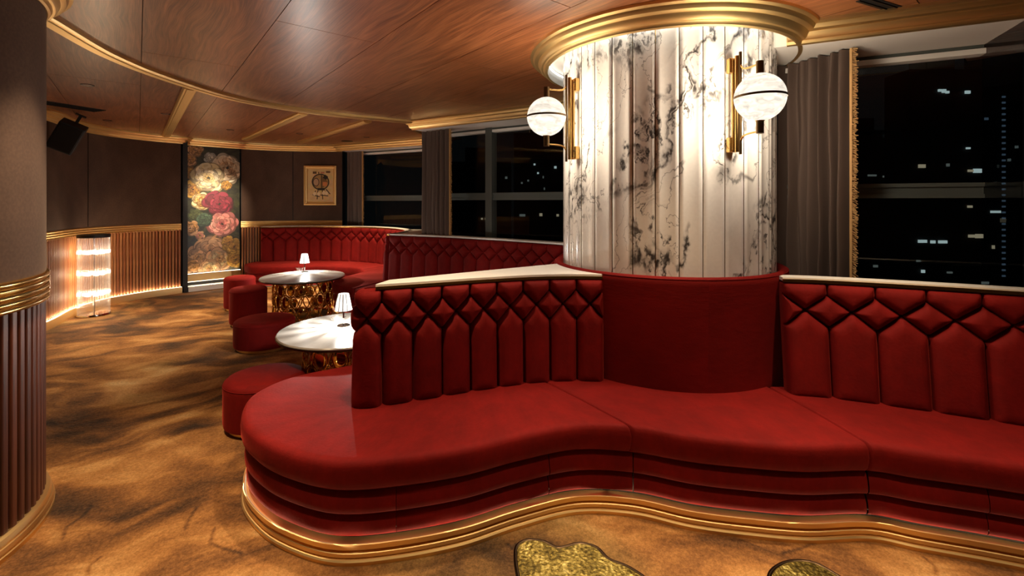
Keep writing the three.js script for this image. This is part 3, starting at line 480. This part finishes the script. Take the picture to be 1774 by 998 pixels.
{ // drum wrapped round the column
  const t = thing('upholstered_drum', 'plain red velvet drum wrapped round the foot of the marble column', 'upholstery', [COL[0], 0, COL[1]]);
  part(t, 'velvet_cover', lathe([[0.768, 0.36], [0.770, 0.6], [0.778, 0.9], [0.787, 1.03], [0.787, 1.055], [0.78, 1.07], [0.765, 1.077], [0.745, 1.073], [0.735, 1.055], [0.735, 1.0]], 96, 0.9), M.red);
  const pipe = new THREE.TorusGeometry(0.783, 0.004, 6, 120); pipe.rotateX(Math.PI / 2); pipe.translate(0, 1.064, 0); part(t, 'piping', pipe, M.red);
}
const rightBack = spaced([[1.555, 2.60], [1.75, 2.555], [2.2, 2.37], [2.7, 2.12], [3.3, 1.83], [3.75, 1.62]], 0.04);
const farBack = [...spaced([[-4.50, 8.26], [-4.1, 8.40], [-3.5, 8.46], [-2.85, 8.34], [-2.3, 8.05], [-1.90, 7.62], [-1.66, 7.05], [-1.68, 6.6]], 0.05), ...spaced([[-1.68, 6.6], [-1.73, 6.47], [-1.76, 6.40], [-1.70, 6.34]], 0.02).slice(1, -1)];
const midBack = spaced([[-1.70, 6.34], [-1.3, 6.14], [-0.83, 5.90], [-0.12, 5.42], [0.54, 4.87], [0.95, 4.45]], 0.05);
function ledge(t, path, o) {
  const slab = part(t, 'marble_top', sweep(path, [[o, 1.042], [o, 1.062], [o - 0.105, 1.062], [o - 0.105, 1.042]], { ring: true, crease: 0.4 }), M.ledge, 'pale marble ledge with a gilt edge');
  part(slab, 'edge_strip', sweep(path, [[o + 0.003, 1.036], [o + 0.007, 1.036], [o + 0.007, 1.054], [o - 0.005, 1.054]], { ring: true }), M.brass, 'thin gilt strip');
}

// ---------------------------------------------------------------- banquette seats
function pairSpline(pairs, per = 14) {
  const mk = (k) => new THREE.CatmullRomCurve3(pairs.map((p) => new THREE.Vector3(p[k][0], 0, p[k][1])), false, 'catmullrom', 0.5), cf = mk(0), cb = mk(1), n = pairs.length - 1;
  return (i) => { const t = clamp(i / n), a = cf.getPoint(t), b = cb.getPoint(t); return { f: [a.x, a.z], b: [b.x, b.z] }; };
}
function banquette(t, pairs, cushions, bandCuts) {
  const S = pairSpline(pairs), n = pairs.length - 1;
  const section = (len) => [[len + 0.03, 0.424], [len * 0.75, 0.430], [len * 0.45, 0.434], [0.10, 0.433], [0.05, 0.4325], [0.026, 0.430], [0.011, 0.422], [0.003, 0.406], [0.0, 0.380], [0.002, 0.345], [0.008, 0.322], [0.018, 0.308], [0.034, 0.301], [0.06, 0.301]];
  const marks = [0, ...cushions, n];
  let U = 0;
  for (let c = 0; c < marks.length - 1; c++) {
    const i0 = marks[c], i1 = marks[c + 1], steps = Math.round((i1 - i0) * 12), ts = [];
    const e = 0.05; ts.push([i0, 1], [i0 + e * 0.25, 0.55], [i0 + e * 0.6, 0.18], [i0 + e, 0]); for (let k = 1; k < steps; k++) { const v = mix(i0, i1, k / steps); if (v > i0 + e * 1.2 && v < i1 - e * 1.2) ts.push([v, 0]); } ts.push([i1 - e, 0], [i1 - e * 0.6, 0.18], [i1 - e * 0.25, 0.55], [i1, 1]);
    let prev = null, us = ts.map(([v]) => { const q = S(v); if (prev) U += Math.hypot(q.f[0] - prev[0], q.f[1] - prev[1]); prev = q.f; return U; });
    const m = 13;
    const g = grid(ts.length - 1, m, (i, j) => {
      const [v, drop] = ts[i], q = S(v), dx = q.f[0] - q.b[0], dd = q.f[1] - q.b[1], len = Math.hypot(dx, dd), s = section(len)[j], inn = s[0] + drop * (j > 4 ? 0.012 : 0.0), h = s[1] - drop * (j < 9 ? 0.016 : 0);
      return [q.f[0] - dx / len * inn, h, q.f[1] - dd / len * inn, us[i], s[0] + s[1]];
    });
    part(t, 'seat_cushion', g, M.red);
  }
  // dense front line for skirt and trim
  const F = (i0, i1) => { const c = Math.max(4, Math.round((i1 - i0) * 10)), raw = []; for (let k = 0; k <= c; k++) raw.push(S(mix(i0, i1, k / c)).f); return spaced(raw, 0.03); };
  const cuts = [0, ...bandCuts, n];
  const bandP = (h0, h1, push) => [[-0.07, h1 + 0.004], [-0.052 + push, h1], [-0.036 + push, h1 - 0.012], [-0.026 + push, mix(h0, h1, 0.62)], [-0.021 + push, mix(h0, h1, 0.35)], [-0.022 + push, h0 + 0.016], [-0.030 + push, h0 + 0.006], [-0.044 + push, h0 + 0.001], [-0.075, h0]];
  for (let c = 0; c < cuts.length - 1; c++) {
    const full = F(cuts[c], cuts[c + 1]), L = lengths(full).pop(), path = cut(full, 0.0012, L - 0.0012);
    part(t, 'skirt_band', sweep(path, bandP(0.196, 0.302, 0.004), { crease: 1.2 }), M.red);
    part(t, 'skirt_band', sweep(path, bandP(0.1, 0.196, -0.004), { crease: 1.2 }), M.red);
  }
  const all = F(0, n);
  part(t, 'plinth', sweep(all, [[-0.08, 0.0], [-0.08, 0.32], [-0.12, 0.32], [-0.12, 0.0]], { ring: true }), M.black);
  part(t, 'base_trim', sweep(all, [[-0.078, 0], [-0.006, 0], [-0.002, 0.018], [-0.007, 0.024], [-0.016, 0.026], [-0.016, 0.03], [-0.010, 0.033], [-0.012, 0.046], [-0.017, 0.05], [-0.025, 0.051], [-0.025, 0.055], [-0.018, 0.058], [-0.010, 0.064], [-0.010, 0.084], [-0.014, 0.086], [-0.018, 0.083], [-0.020, 0.072], [-0.078, 0.072]], { ring: true, crease: 0.45 }), M.goldSoft, 'gilt base trim with two fine grooves');
  part(t, 'light_strip', sweep(all, [[-0.0235, 0.0735], [-0.0205, 0.0735], [-0.0190, 0.0815], [-0.0205, 0.0815]], { ring: true }), M.led, 'glowing warm light strip above the base trim');
  const f = along(all), k = Math.max(1, Math.round(f.length_ / 0.4));
  for (let i = 0; i < k; i++) { const { p, n: v } = f((i + 0.5) / k * f.length_), V = (o, h) => new THREE.Vector3(p[0] + v[0] * o, h, -(p[1] + v[1] * o)); rect(V(-0.0215, 0.087), V(-0.07, 0.115), 0.39, 0.006, WARM, POWER.bench); }
}
{
  const t = thing('wavy_banquette', 'long wavy red velvet bench with tufted back and lit gilt base in front', 'bench');
  const pairs = [
    [[0.10, 3.72], [0.40, 3.24]], [[-0.40, 3.48], [-0.16, 2.86]], [[-0.80, 3.21], [-0.46, 2.66]], [[-1.11, 3.02], [-0.70, 2.53]], [[-1.37, 2.82], [-0.80, 2.50]], [[-1.45, 2.56], [-0.83, 2.48]], [[-1.34, 2.28], [-0.82, 2.46]],
    [[-1.15, 2.085], [-0.78, 2.46]], [[-0.95, 1.965], [-0.70, 2.48]], [[-0.73, 1.895], [-0.58, 2.53]], [[-0.495, 1.915], [-0.44, 2.60]], [[-0.216, 1.99], [-0.27, 2.68]], [[0.034, 2.108], [-0.10, 2.75]], [[0.31, 2.206], [0.03, 2.80]],
    [[0.575, 2.19], [0.15, 2.84]], [[0.82, 2.10], [0.62, 2.86]], [[1.06, 2.05], [0.96, 2.70]], [[1.30, 2.02], [1.26, 2.66]], [[1.58, 2.03], [1.50, 2.66]], [[1.755, 1.97], [1.78, 2.62]], [[2.07, 1.87], [2.24, 2.42]], [[2.5, 1.70], [2.72, 2.18]], [[3.0, 1.46], [3.2, 1.94]], [[3.4, 1.25], [3.68, 1.71]],
  ];
  banquette(t, pairs, [2, 14, 18], [2, 10.05, 12.55, 14, 18, 19.75, 21.5]);
  tufted(t, rightBack, 0.212, { lean: 0.16, bulge: 0.046 });
  ledge(t, rightBack, -0.085);
}
{
  const t = thing('curved_banquette', 'curved red velvet bench of the farther booths, wrapping round the round table', 'bench');
  const pairs = [
    [[-4.60, 7.92], [-4.62, 8.32]], [[-4.28, 7.66], [-4.15, 8.46]], [[-3.65, 7.74], [-3.55, 8.52]], [[-3.05, 7.76], [-2.88, 8.40]], [[-2.54, 7.54], [-2.28, 8.12]], [[-2.30, 7.15], [-1.86, 7.64]], [[-2.38, 6.75], [-1.63, 7.0]], [[-2.44, 6.40], [-1.68, 6.5]],
    [[-2.34, 6.02], [-1.70, 6.42]], [[-1.95, 5.68], [-1.66, 6.37]], [[-1.25, 5.40], [-1.08, 6.07]], [[-0.4, 4.88], [-0.10, 5.46]], [[0.2, 4.38], [0.58, 4.90]], [[0.40, 4.18], [0.92, 4.55]],
  ];
  banquette(t, pairs, [4.6, 9], [2, 4.6, 7, 9, 11]);
  tufted(t, farBack, 0.2, { lean: 0.05, bulge: 0.036, back: 0.04 });
  ledge(t, farBack, -0.03);
  tufted(t, midBack, 0.2, { lean: 0.05, bulge: 0.036, back: 0.04 });
  part(t, 'divider_core', prismPlan([[-1.68, 6.42], [-0.83, 5.99], [-0.3, 5.66], [-1.0, 6.6], [-1.2, 7.2], [-1.58, 7.2], [-1.60, 6.62]], 0.3, 1.035), M.red);
  part(t, 'marble_top', prismPlan([[-1.70, 6.38], [-1.3, 6.18], [-0.83, 5.94], [-0.12, 5.46], [0.54, 4.91], [0.90, 4.54], [1.0, 4.64], [0.62, 5.02], [-0.04, 5.56], [-0.75, 6.05], [-1.05, 6.7], [-1.2, 7.4], [-1.66, 7.4], [-1.60, 7.05], [-1.62, 6.6]].reverse(), 1.042, 1.062, 0.004), M.ledge, 'pale ledge with a gilt edge');
}

// ---------------------------------------------------------------- wall sconces on the column
function sconce(phi, label) { // phi about the column, 0 = towards the camera
  const aim = Math.atan2(COL[0], COL[1]), p = at(-aim + phi, RM - 0.006), t = thing('wall_sconce', label, 'sconce', [p[0], 2.05, p[1]], phi - aim, 'globe sconces on the marble column');
  part(t, 'back_bar', rbox(0.03, 0.52, 0.014, 0.004, 0, 0, 0.038), M.brass);
  for (const y of [-0.225, 0.225]) { const m = part(t, 'wall_bracket', rbox(0.05, 0.085, 0.032, 0.004, 0, y, 0.018), M.brass); part(m, 'screw', (() => { const g = new THREE.CylinderGeometry(0.006, 0.006, 0.008, 10); g.rotateX(Math.PI / 2); g.translate(0.016, y + 0.012, 0.036); return g; })(), M.darkBrass); }
  part(t, 'front_rod', (() => { const g = new THREE.CylinderGeometry(0.013, 0.013, 0.54, 16); g.translate(0, 0, 0.062); return g; })(), M.brass);
  part(t, 'slim_rod', (() => { const g = new THREE.CylinderGeometry(0.008, 0.008, 0.57, 12); g.translate(0, 0, 0.088); return g; })(), M.darkBrass);
  const Z = 0.235, R = 0.125;
  for (const s of [1, -1]) {
    const c = new THREE.CatmullRomCurve3([[0.088, 0.27], [0.09, 0.215], [0.105, 0.19], [0.14, 0.18], [Z, 0.178]].map(([z, y]) => new THREE.Vector3(0, y * s, z)));
    part(t, 'curved_arm', new THREE.TubeGeometry(c, 20, 0.0055, 8), M.brass);
    part(t, 'end_cap', (() => { const g = new THREE.CylinderGeometry(0.019, 0.019, 0.066, 20); g.translate(0, s * 0.157, Z); return g; })(), M.darkBrass);
    part(t, 'collar', (() => { const g = new THREE.CylinderGeometry(s > 0 ? 0.02 : 0.042, s > 0 ? 0.042 : 0.02, 0.012, 24); g.translate(0, s * 0.119, Z); return g; })(), M.brass);
  }
  const gl = part(t, 'globe', (() => { const g = new THREE.SphereGeometry(R, 40, 28); g.translate(0, 0, Z); return g; })(), M.globe, 'glowing veined alabaster globe');
  part(gl, 'band', (() => { const g = new THREE.CylinderGeometry(R + 0.003, R + 0.003, 0.012, 48, 1, true); g.translate(0, 0, Z); return g; })(), M.darkBrass, 'dark bronze band');
  t.updateMatrixWorld(true);
  const l = new THREE.PointLight(LAMPWHITE.clone().lerp(SOFTWARM, 0.75), POWER.sconce); l.shadow.radius = 5; l.position.copy(t.localToWorld(new THREE.Vector3(0, 0, Z))); scene.add(l);
}
sconce(-48.5 * Math.PI / 180, 'globe sconce on the column side facing the booths, before the window');
sconce(30.5 * Math.PI / 180, 'larger looking globe sconce on the column front, before the curtain');

// ---------------------------------------------------------------- tables, lamps and dishes
const loopGeo = (a, b, r) => { const pts = []; for (let k = 0; k < 20; k++) { const t = k / 20 * 2 * Math.PI, w = a * (1 - 0.28 * Math.sin(t)); pts.push(new THREE.Vector3(Math.cos(t) * w, Math.sin(t) * b, 0)); } return new THREE.TubeGeometry(new THREE.CatmullRomCurve3(pts, true), 24, r, 6, true); };
function roundTable(x, d, label, turn, R, count) {
  const t = thing('round_table', label, 'table', [x, 0, d], turn, 'round white tables on gilt loop bases');
  part(t, 'table_top', lathe([[0, 0.49], [0.49, 0.49], [0.51, 0.496], [0.52, 0.507], [0.52, 0.513], [0.514, 0.52], [0, 0.52]], 72, 0.5), M.pearl);
  part(t, 'edge_band', lathe([[0.5, 0.488], [0.517, 0.492], [0.523, 0.500], [0.523, 0.508], [0.518, 0.508]], 72, 0.5), M.bronze, 'thin bronze edge');
  part(t, 'top_ring', lathe([[R - 0.005, 0.475], [R + 0.025, 0.475], [R + 0.025, 0.49], [R - 0.005, 0.49], [R - 0.005, 0.475]], 48, 0.4), M.mirrorGold);
  part(t, 'foot_ring', lathe([[R - 0.025, 0.0], [R + 0.02, 0.0], [R + 0.02, 0.014], [R - 0.025, 0.014], [R - 0.025, 0.0]], 48, 0.4), M.mirrorGold);
  const g = loopGeo(0.062, 0.085, 0.008), lens = new THREE.SphereGeometry(1, 14, 10); lens.scale(0.05, 0.07, 0.012);
  for (let tier = 0; tier < 3; tier++) for (let k = 0; k < count; k++) {
    const a = (k + (tier & 1 ? 0.5 : 0)) / count * 2 * Math.PI, r = R, y = 0.097 + tier * 0.147;
    const m = part(t, 'loop', g, M.mirrorGold); m.position.set(Math.sin(a) * r, y, Math.cos(a) * r); m.rotation.y = a; if (tier & 1) { m.rotation.z = Math.PI; }
    if ((k * 2 + tier) % 3 !== 1) { const q = part(t, 'petal', lens, M.mirrorGold); q.position.set(Math.sin(a) * r * 0.98, y - 0.004, Math.cos(a) * r * 0.98); q.rotation.y = a; }
  }
}
roundTable(-1.26, 3.60, 'round white table nearest the tufted divider, half hidden by it', 0.1, 0.335, 15);
roundTable(-2.77, 6.13, 'round white table inside the farthest curved booth', 0.4, 0.36, 16);
function tableLamp(x, d, y, label) {
  const t = thing('table_lamp', label, 'lamp', [x, y, d], 0, 'small table lamps');
  part(t, 'base', lathe([[0, 0], [0.048, 0], [0.05, 0.004], [0.046, 0.009], [0.012, 0.014], [0, 0.014]], 32, 0.5), M.chrome);
  part(t, 'stem', lathe([[0.007, 0.012], [0.006, 0.05], [0.009, 0.06], [0.006, 0.07], [0.006, 0.15]], 16, 0.8), M.chrome);
  part(t, 'shade', lathe([[0.062, 0.125], [0.060, 0.127], [0.037, 0.252], [0.034, 0.255], [0.0, 0.255]], 12, 0.2), M.shade, 'glowing faceted crystal shade');
  for (let k = 0; k < 12; k++) { const a = (k + 0.5) / 12 * 2 * Math.PI, r = new THREE.CatmullRomCurve3([new THREE.Vector3(Math.sin(a) * 0.064, 0.124, Math.cos(a) * 0.064), new THREE.Vector3(Math.sin(a) * 0.038, 0.254, Math.cos(a) * 0.038)]); part(t, 'shade_rib', new THREE.TubeGeometry(r, 1, 0.0045, 5), M.crystalRib || (M.crystalRib = std(lin(0.75, 0.75, 0.75), 0.2))); }
  const l = new THREE.PointLight(LAMPWHITE, POWER.table); l.shadow.radius = 0.5; l.position.set(x, y + 0.185, -d); scene.add(l);
}
tableLamp(-1.335, 3.66, 0.52, 'little glowing lamp on the near round table, beside the divider end');
tableLamp(-2.91, 6.48, 0.52, 'little glowing lamp on the far round table, before the booth seat');
function dish(x, d, label) { const t = solo('glass_dish', lathe([[0, 0.0], [0.032, 0.0], [0.034, 0.004], [0.056, 0.05], [0.059, 0.052], [0.054, 0.052], [0.03, 0.008], [0, 0.008]], 32, 0.6), M.crystal, label, 'dish', 'small glass dishes'); t.position.set(x, 0.521, -d); }
dish(-1.40, 3.72, 'small clear glass dish on the near round table');
dish(-3.01, 6.55, 'small clear glass dish on the far round table');

// ---------------------------------------------------------------- stools
function stool(x, d, r, h, label) {
  const t = thing('stool', label, 'stool', [x, 0, d], 0, 'red velvet stools along the carpet');
  part(t, 'base_ring', lathe([[0, 0], [r - 0.035, 0], [r - 0.03, 0.006], [r - 0.03, 0.032], [0, 0.032]], 48, 0.5), M.gold, 'low gilt base');
  part(t, 'velvet_body', lathe([[r - 0.02, 0.03], [r - 0.004, 0.036], [r, 0.06], [r, h - 0.07], [r + 0.001, h - 0.045], [r - 0.004, h - 0.022], [r - 0.02, h - 0.008], [r * 0.7, h], [0, h + 0.004]], 56, 0.9), M.red);
  const pipe = new THREE.TorusGeometry(r - 0.001, 0.0035, 6, 72); pipe.rotateX(Math.PI / 2); pipe.translate(0, h - 0.036, 0); part(t, 'piping', pipe, M.red);
}
stool(-1.675, 3.14, 0.25, 0.335, 'low wide red velvet stool beside the rounded bench end');
stool(-2.57, 4.80, 0.285, 0.30, 'low wide red velvet stool between the near table and the tall stools');
stool(-3.23, 5.66, 0.205, 0.46, 'tall red velvet stool before the far round table');
stool(-3.82, 6.48, 0.195, 0.46, 'tall red velvet stool farthest back, near the mural');

// ---------------------------------------------------------------- glass rod floor lamp
{
  const X = -5.55, D = 6.13, R = 0.165, t = thing('floor_lamp', 'glowing drum floor lamp of upright glass rods by the curved wall', 'lamp', [X, 0, D]);
  part(t, 'base', lathe([[0, 0], [R + 0.006, 0], [R + 0.01, 0.008], [R + 0.006, 0.028], [0, 0.028]], 48, 0.5), M.chrome);
  part(t, 'top_plate', lathe([[0, 1.03], [R + 0.006, 1.03], [R + 0.008, 1.04], [R + 0.006, 1.07], [0, 1.07]], 48, 0.5), M.blackMetal, 'black metal top plate');
  const rod = new THREE.CylinderGeometry(0.0105, 0.0105, 1.0, 10); rod.translate(0, 0.53, 0);
  for (let k = 0; k < 40; k++) { const a = k / 40 * 2 * Math.PI, m = part(t, 'glass_rod', rod, M.rod); m.position.set(Math.sin(a) * (R - 0.006), 0, Math.cos(a) * (R - 0.006)); }
  part(t, 'centre_pole', (() => { const g = new THREE.CylinderGeometry(0.012, 0.012, 1.0, 12); g.translate(0, 0.53, 0); return g; })(), M.chrome);
  for (const y of [0.28, 0.55, 0.83]) {
    for (let k = 0; k < 6; k++) { const a = k / 6 * 2 * Math.PI, g = new THREE.SphereGeometry(0.03, 16, 12); g.scale(1, 0.75, 1); g.translate(Math.sin(a) * 0.09, y, Math.cos(a) * 0.09); part(t, 'bulb', g, M.bulb, 'glowing bulb'); }
    for (let k = 0; k < 3; k++) { const a = (k + 0.5) / 3 * 2 * Math.PI, l = new THREE.PointLight(WARM, POWER.rod / 3); l.shadow.radius = 1; l.position.set(X + Math.sin(a) * 0.125, y, -D + Math.cos(a) * 0.125); scene.add(l); }
  }
}

// ---------------------------------------------------------------- melted-shape low tables in front
function meltTable(name, pts, h, label) {
  const t = thing(name, label, 'table', [0, 0, 0], 0, 'low melted-shape bronze tables'), o = spaced([...pts], 0.015, true).slice(0, -1);
  const c = o.reduce((s, p) => [s[0] + p[0] / o.length, s[1] + p[1] / o.length], [0, 0]);
  part(t, 'table_top', prismPlan(o, h - 0.022, h, 0.006), M.patina, 'mottled gilt top');
  const rim = o.map((p) => new THREE.Vector3(p[0], h - 0.006, -p[1])); part(t, 'rim', new THREE.TubeGeometry(new THREE.CatmullRomCurve3(rim, true), o.length * 2, 0.008, 6, true), M.bronze, 'dark bronze rim');
  part(t, 'pedestal', (() => { const g = lathe([[0.0, 0.012], [0.15, 0.012], [0.14, 0.03], [0.06, 0.08], [0.045, 0.2], [0.06, 0.33], [0.12, h - 0.024], [0, h - 0.024]], 32, 0.9); g.translate(c[0], 0, -c[1]); return g; })(), M.bronze);
  part(t, 'foot', (() => { const g = lathe([[0, 0], [0.17, 0], [0.172, 0.008], [0.16, 0.014], [0, 0.014]], 40, 0.5); g.translate(c[0], 0, -c[1]); return g; })(), M.bronze);
}
meltTable('low_table', [[0.012, 1.40], [0.018, 1.455], [0.05, 1.478], [0.10, 1.472], [0.14, 1.446], [0.175, 1.452], [0.215, 1.464], [0.262, 1.448], [0.292, 1.40], [0.345, 1.368], [0.40, 1.30], [0.42, 1.18], [0.36, 1.06], [0.24, 1.0], [0.12, 1.04], [0.04, 1.14], [0.03, 1.26]], 0.42, 'low melted-shape table with mottled gilt top in front of the bench');
meltTable('low_table', [[0.745, 1.335], [0.79, 1.372], [0.85, 1.392], [0.905, 1.385], [0.945, 1.335], [0.99, 1.24], [0.98, 1.12], [0.90, 1.05], [0.80, 1.08], [0.73, 1.17], [0.72, 1.27]], 0.42, 'low melted-shape table with dark edge, cut by the frame bottom');

// ---------------------------------------------------------------- ceiling fittings
function downlight(x, d, lit, label, r = 0.05, aim) {
  const t = thing('downlight', label, 'downlight', [x, CEIL, d], 0, 'small dark ceiling downlights');
  part(t, 'bezel', lathe([[r * 0.72, -0.001], [r, -0.004], [r, 0.004], [r * 0.72, 0.004]], 32, 0.4), M.blackMetal);
  part(t, 'baffle', lathe([[r * 0.74, -0.002], [r * 0.6, 0.003], [0, 0.004]], 24, 0.4), lit ? (M.lens || (M.lens = glow(WARM, 0.03))) : M.black);
  if (lit) { const s = new THREE.SpotLight(lit.color || WARM, lit.power, 0, lit.angle || 0.6, 0.7); s.shadow.radius = 2; s.position.set(x, CEIL - 0.02, -d); s.target.position.set(aim ? aim[0] : x, aim ? aim[2] : 0, -(aim ? aim[1] : d)); scene.add(s, s.target); }
}
downlight(-3.88, 4.22, { power: 9, angle: 0.62 }, 'dark downlight in the ceiling nearest the velvet column');
downlight(-5.30, 6.05, null, 'small dark downlight close to the curved wall');
downlight(-4.18, 6.85, { power: 40, angle: 0.30, color: SOFTWARM }, 'downlight in front of the floral mural', 0.05, [-5.18, 8.1, 1.5]);
downlight(-3.32, 7.22, { power: 22, angle: 0.7 }, 'downlight between the middle and window ceiling beads');
downlight(-2.40, 7.62, { power: 17, angle: 0.7 }, 'downlight beside the round ceiling speaker');
{ const t = solo('ceiling_speaker', lathe([[0, -0.004], [0.085, -0.005], [0.1, -0.003], [0.1, 0.004], [0, 0.004]], 40, 0.4), M.blackMetal, 'round dark ceiling speaker over the farthest booth', 'speaker'); t.position.set(-2.90, CEIL, -8.12); }
for (const [x, d, power, angle, label] of [[-1.85, 2.2, 18, 0.6, 'downlight over the carpet beside the velvet column'], [0.4, 1.25, 14, 0.5, 'downlight over the low melted-shape tables'], [-0.55, 2.2, 9, 0.62, 'downlight over the rounded bench end'], [0.75, 2.2, 7.5, 0.55, 'downlight over the bench before the column drum'], [1.8, 2.05, 8.5, 0.55, 'downlight over the bench before the window'], [-0.9, 1.15, 10, 0.5, 'downlight over the carpet near the viewer'], [1.55, 1.1, 12, 0.55, 'downlight over the carpet before the bench window']]) downlight(x, d, { power, angle }, label);
downlight(-4.2, 5.6, { power: 18, angle: 0.6 }, 'downlight over the carpet before the rod lamp');
{ // air slots
  const vent = (x, d, w, l, turn, label) => { const t = thing('air_vent', label, 'vent', [x, CEIL, d], turn); part(t, 'recess', box(l, 0.008, w, 0, 0.001, 0), M.black); const n = Math.max(2, Math.round(w / 0.035)); for (let k = 0; k < n; k++) part(t, 'slat', box(l, 0.006, 0.006, 0, -0.005, (k + 0.5) / n * w - w / 2), M.blackMetal); };
  vent(-4.98, 5.05, 0.24, 0.8, 1.2, 'dark slatted air vent in the ceiling by the black loudspeaker');
  vent(2.13, 2.56, 0.07, 0.62, Math.atan2(0.414, 0.91), 'long thin air slot beside the cornice over the bench window');
}
{ // loudspeaker under the far cornice
  const t = thing('loudspeaker', 'black loudspeaker tilted under the cornice by the velvet column', 'speaker', [-5.22, 2.27, 5.42], 0.75); t.rotation.order = 'YXZ'; t.rotation.z = -0.42;
  part(t, 'cabinet', (() => { const g = rbox(0.24, 0.34, 0.24, 0.012); g.rotateX(0.35); return g; })(), M.black);
  part(t, 'grille', (() => { const g = rbox(0.21, 0.31, 0.012, 0.004, 0, 0, 0.122); g.rotateX(0.35); return g; })(), M.blackMetal);
  part(t, 'bracket', merge([box(0.03, 0.12, 0.03, 0, 0.23, -0.05), box(0.1, 0.012, 0.1, 0, 0.29, -0.05)]), M.blackMetal);
}

// ---------------------------------------------------------------- the city outside at night
{
  const win = { cool: glow(lin(0.7, 0.95, 0.95), 0.34), warm: glow(lin(1.0, 0.9, 0.6), 0.17), blue: glow(lin(0.2, 0.34, 0.5), 0.11), dim: glow(lin(0.6, 0.75, 0.7), 0.08) };
  const unit = new THREE.BoxGeometry(1, 1, 0.4);
  function tower(label, px0, px1, top, d, lights) {
    const x0 = (px0 - 887) / FOCAL * d, x1 = (px1 - 887) / FOCAL * d, hTop = EYE + (350 - top) / FOCAL * d, t = thing('tower_block', label, 'building', [(x0 + x1) / 2, -60, d + 3], 0, 'dark tower blocks outside');
    part(t, 'body', box(x1 - x0, hTop + 60, 6, 0, (hTop + 60) / 2, 0), M.tower); part(t, 'roof_box', box((x1 - x0) * 0.4, 3, 4, 0, hTop + 61.5, 0), M.tower);
    for (const [px, py, w, h, kind] of lights) { const m = part(t, 'window', unit, win[kind]); m.scale.set(w / FOCAL * d, h / FOCAL * d, 1); m.position.set((px - 887) / FOCAL * d - (x0 + x1) / 2, EYE + (350 - py) / FOCAL * d + 60, 3.1); }
  }
  tower('dark tower with bright roof lights seen through the bench window', 1575, 1700, 120, 90, [[1627, 157, 5, 4, 'cool'], [1634, 158, 6, 6, 'cool'], [1640, 160, 5, 4, 'cool'], [1675, 160, 8, 5, 'cool'], [1596, 288, 11, 6, 'warm'], [1641, 286, 4, 5, 'dim'], [1676, 257, 6, 3, 'cool'], [1680, 296, 8, 4, 'warm'], [1692, 296, 13, 7, 'cool'], [1679, 358, 7, 4, 'warm'], [1682, 409, 10, 5, 'warm'], [1695, 409, 12, 7, 'warm'], [1597, 418, 14, 5, 'cool'], [1615, 419, 7, 5, 'cool'], [1632, 419, 14, 5, 'cool'], [1590, 452, 6, 3, 'dim'], [1598, 470, 5, 5, 'cool'], [1644, 472, 8, 3, 'dim']]);
  tower('slim dark tower with a column of blue windows', 1704, 1772, 60, 140, [...[...Array(32)].map((_, k) => [1738, 168 + k * 10, 5, 3, 'blue']), [1724, 367, 17, 4, 'cool'], [1720, 428, 4, 6, 'warm'], [1702 + 6, 206, 6, 4, 'blue'], [1696 + 10, 490, 12, 4, 'dim']]);
  tower('low dark block with a few small lights beside the fringed curtain', 1400, 1572, 225, 110, [[1536, 235, 6, 3, 'cool'], [1552, 246, 7, 4, 'cool'], [1510, 304, 14, 3, 'dim'], [1540, 306, 22, 3, 'dim'], [1516, 461, 7, 4, 'dim'], [1560, 380, 4, 3, 'dim']]);
  tower('dark tower with scattered lights seen through the middle window', 890, 985, 230, 110, [[926, 285, 3, 3, 'cool'], [932, 300, 3, 3, 'cool'], [962, 290, 4, 4, 'cool'], [941, 307, 2, 4, 'dim'], [915, 313, 3, 3, 'dim'], [904, 317, 3, 3, 'dim'], [943, 327, 2, 4, 'dim'], [937, 372, 5, 5, 'warm'], [966, 373, 4, 4, 'warm'], [905, 373, 10, 4, 'dim']]);
  tower('darker block with two faint lights behind the middle window post', 770, 886, 280, 95, [[877, 308, 4, 4, 'dim'], [858, 363, 4, 4, 'dim'], [835, 379, 3, 3, 'warm'], [842, 379, 4, 3, 'warm']]);
}

scene.traverse((o) => { if (o.isMesh) { o.castShadow = true; o.receiveShadow = true; } if (o.isPointLight || o.isSpotLight) { o.castShadow = true; o.shadow.mapSize.set(512, 512); } });
renderer.render(scene, camera);
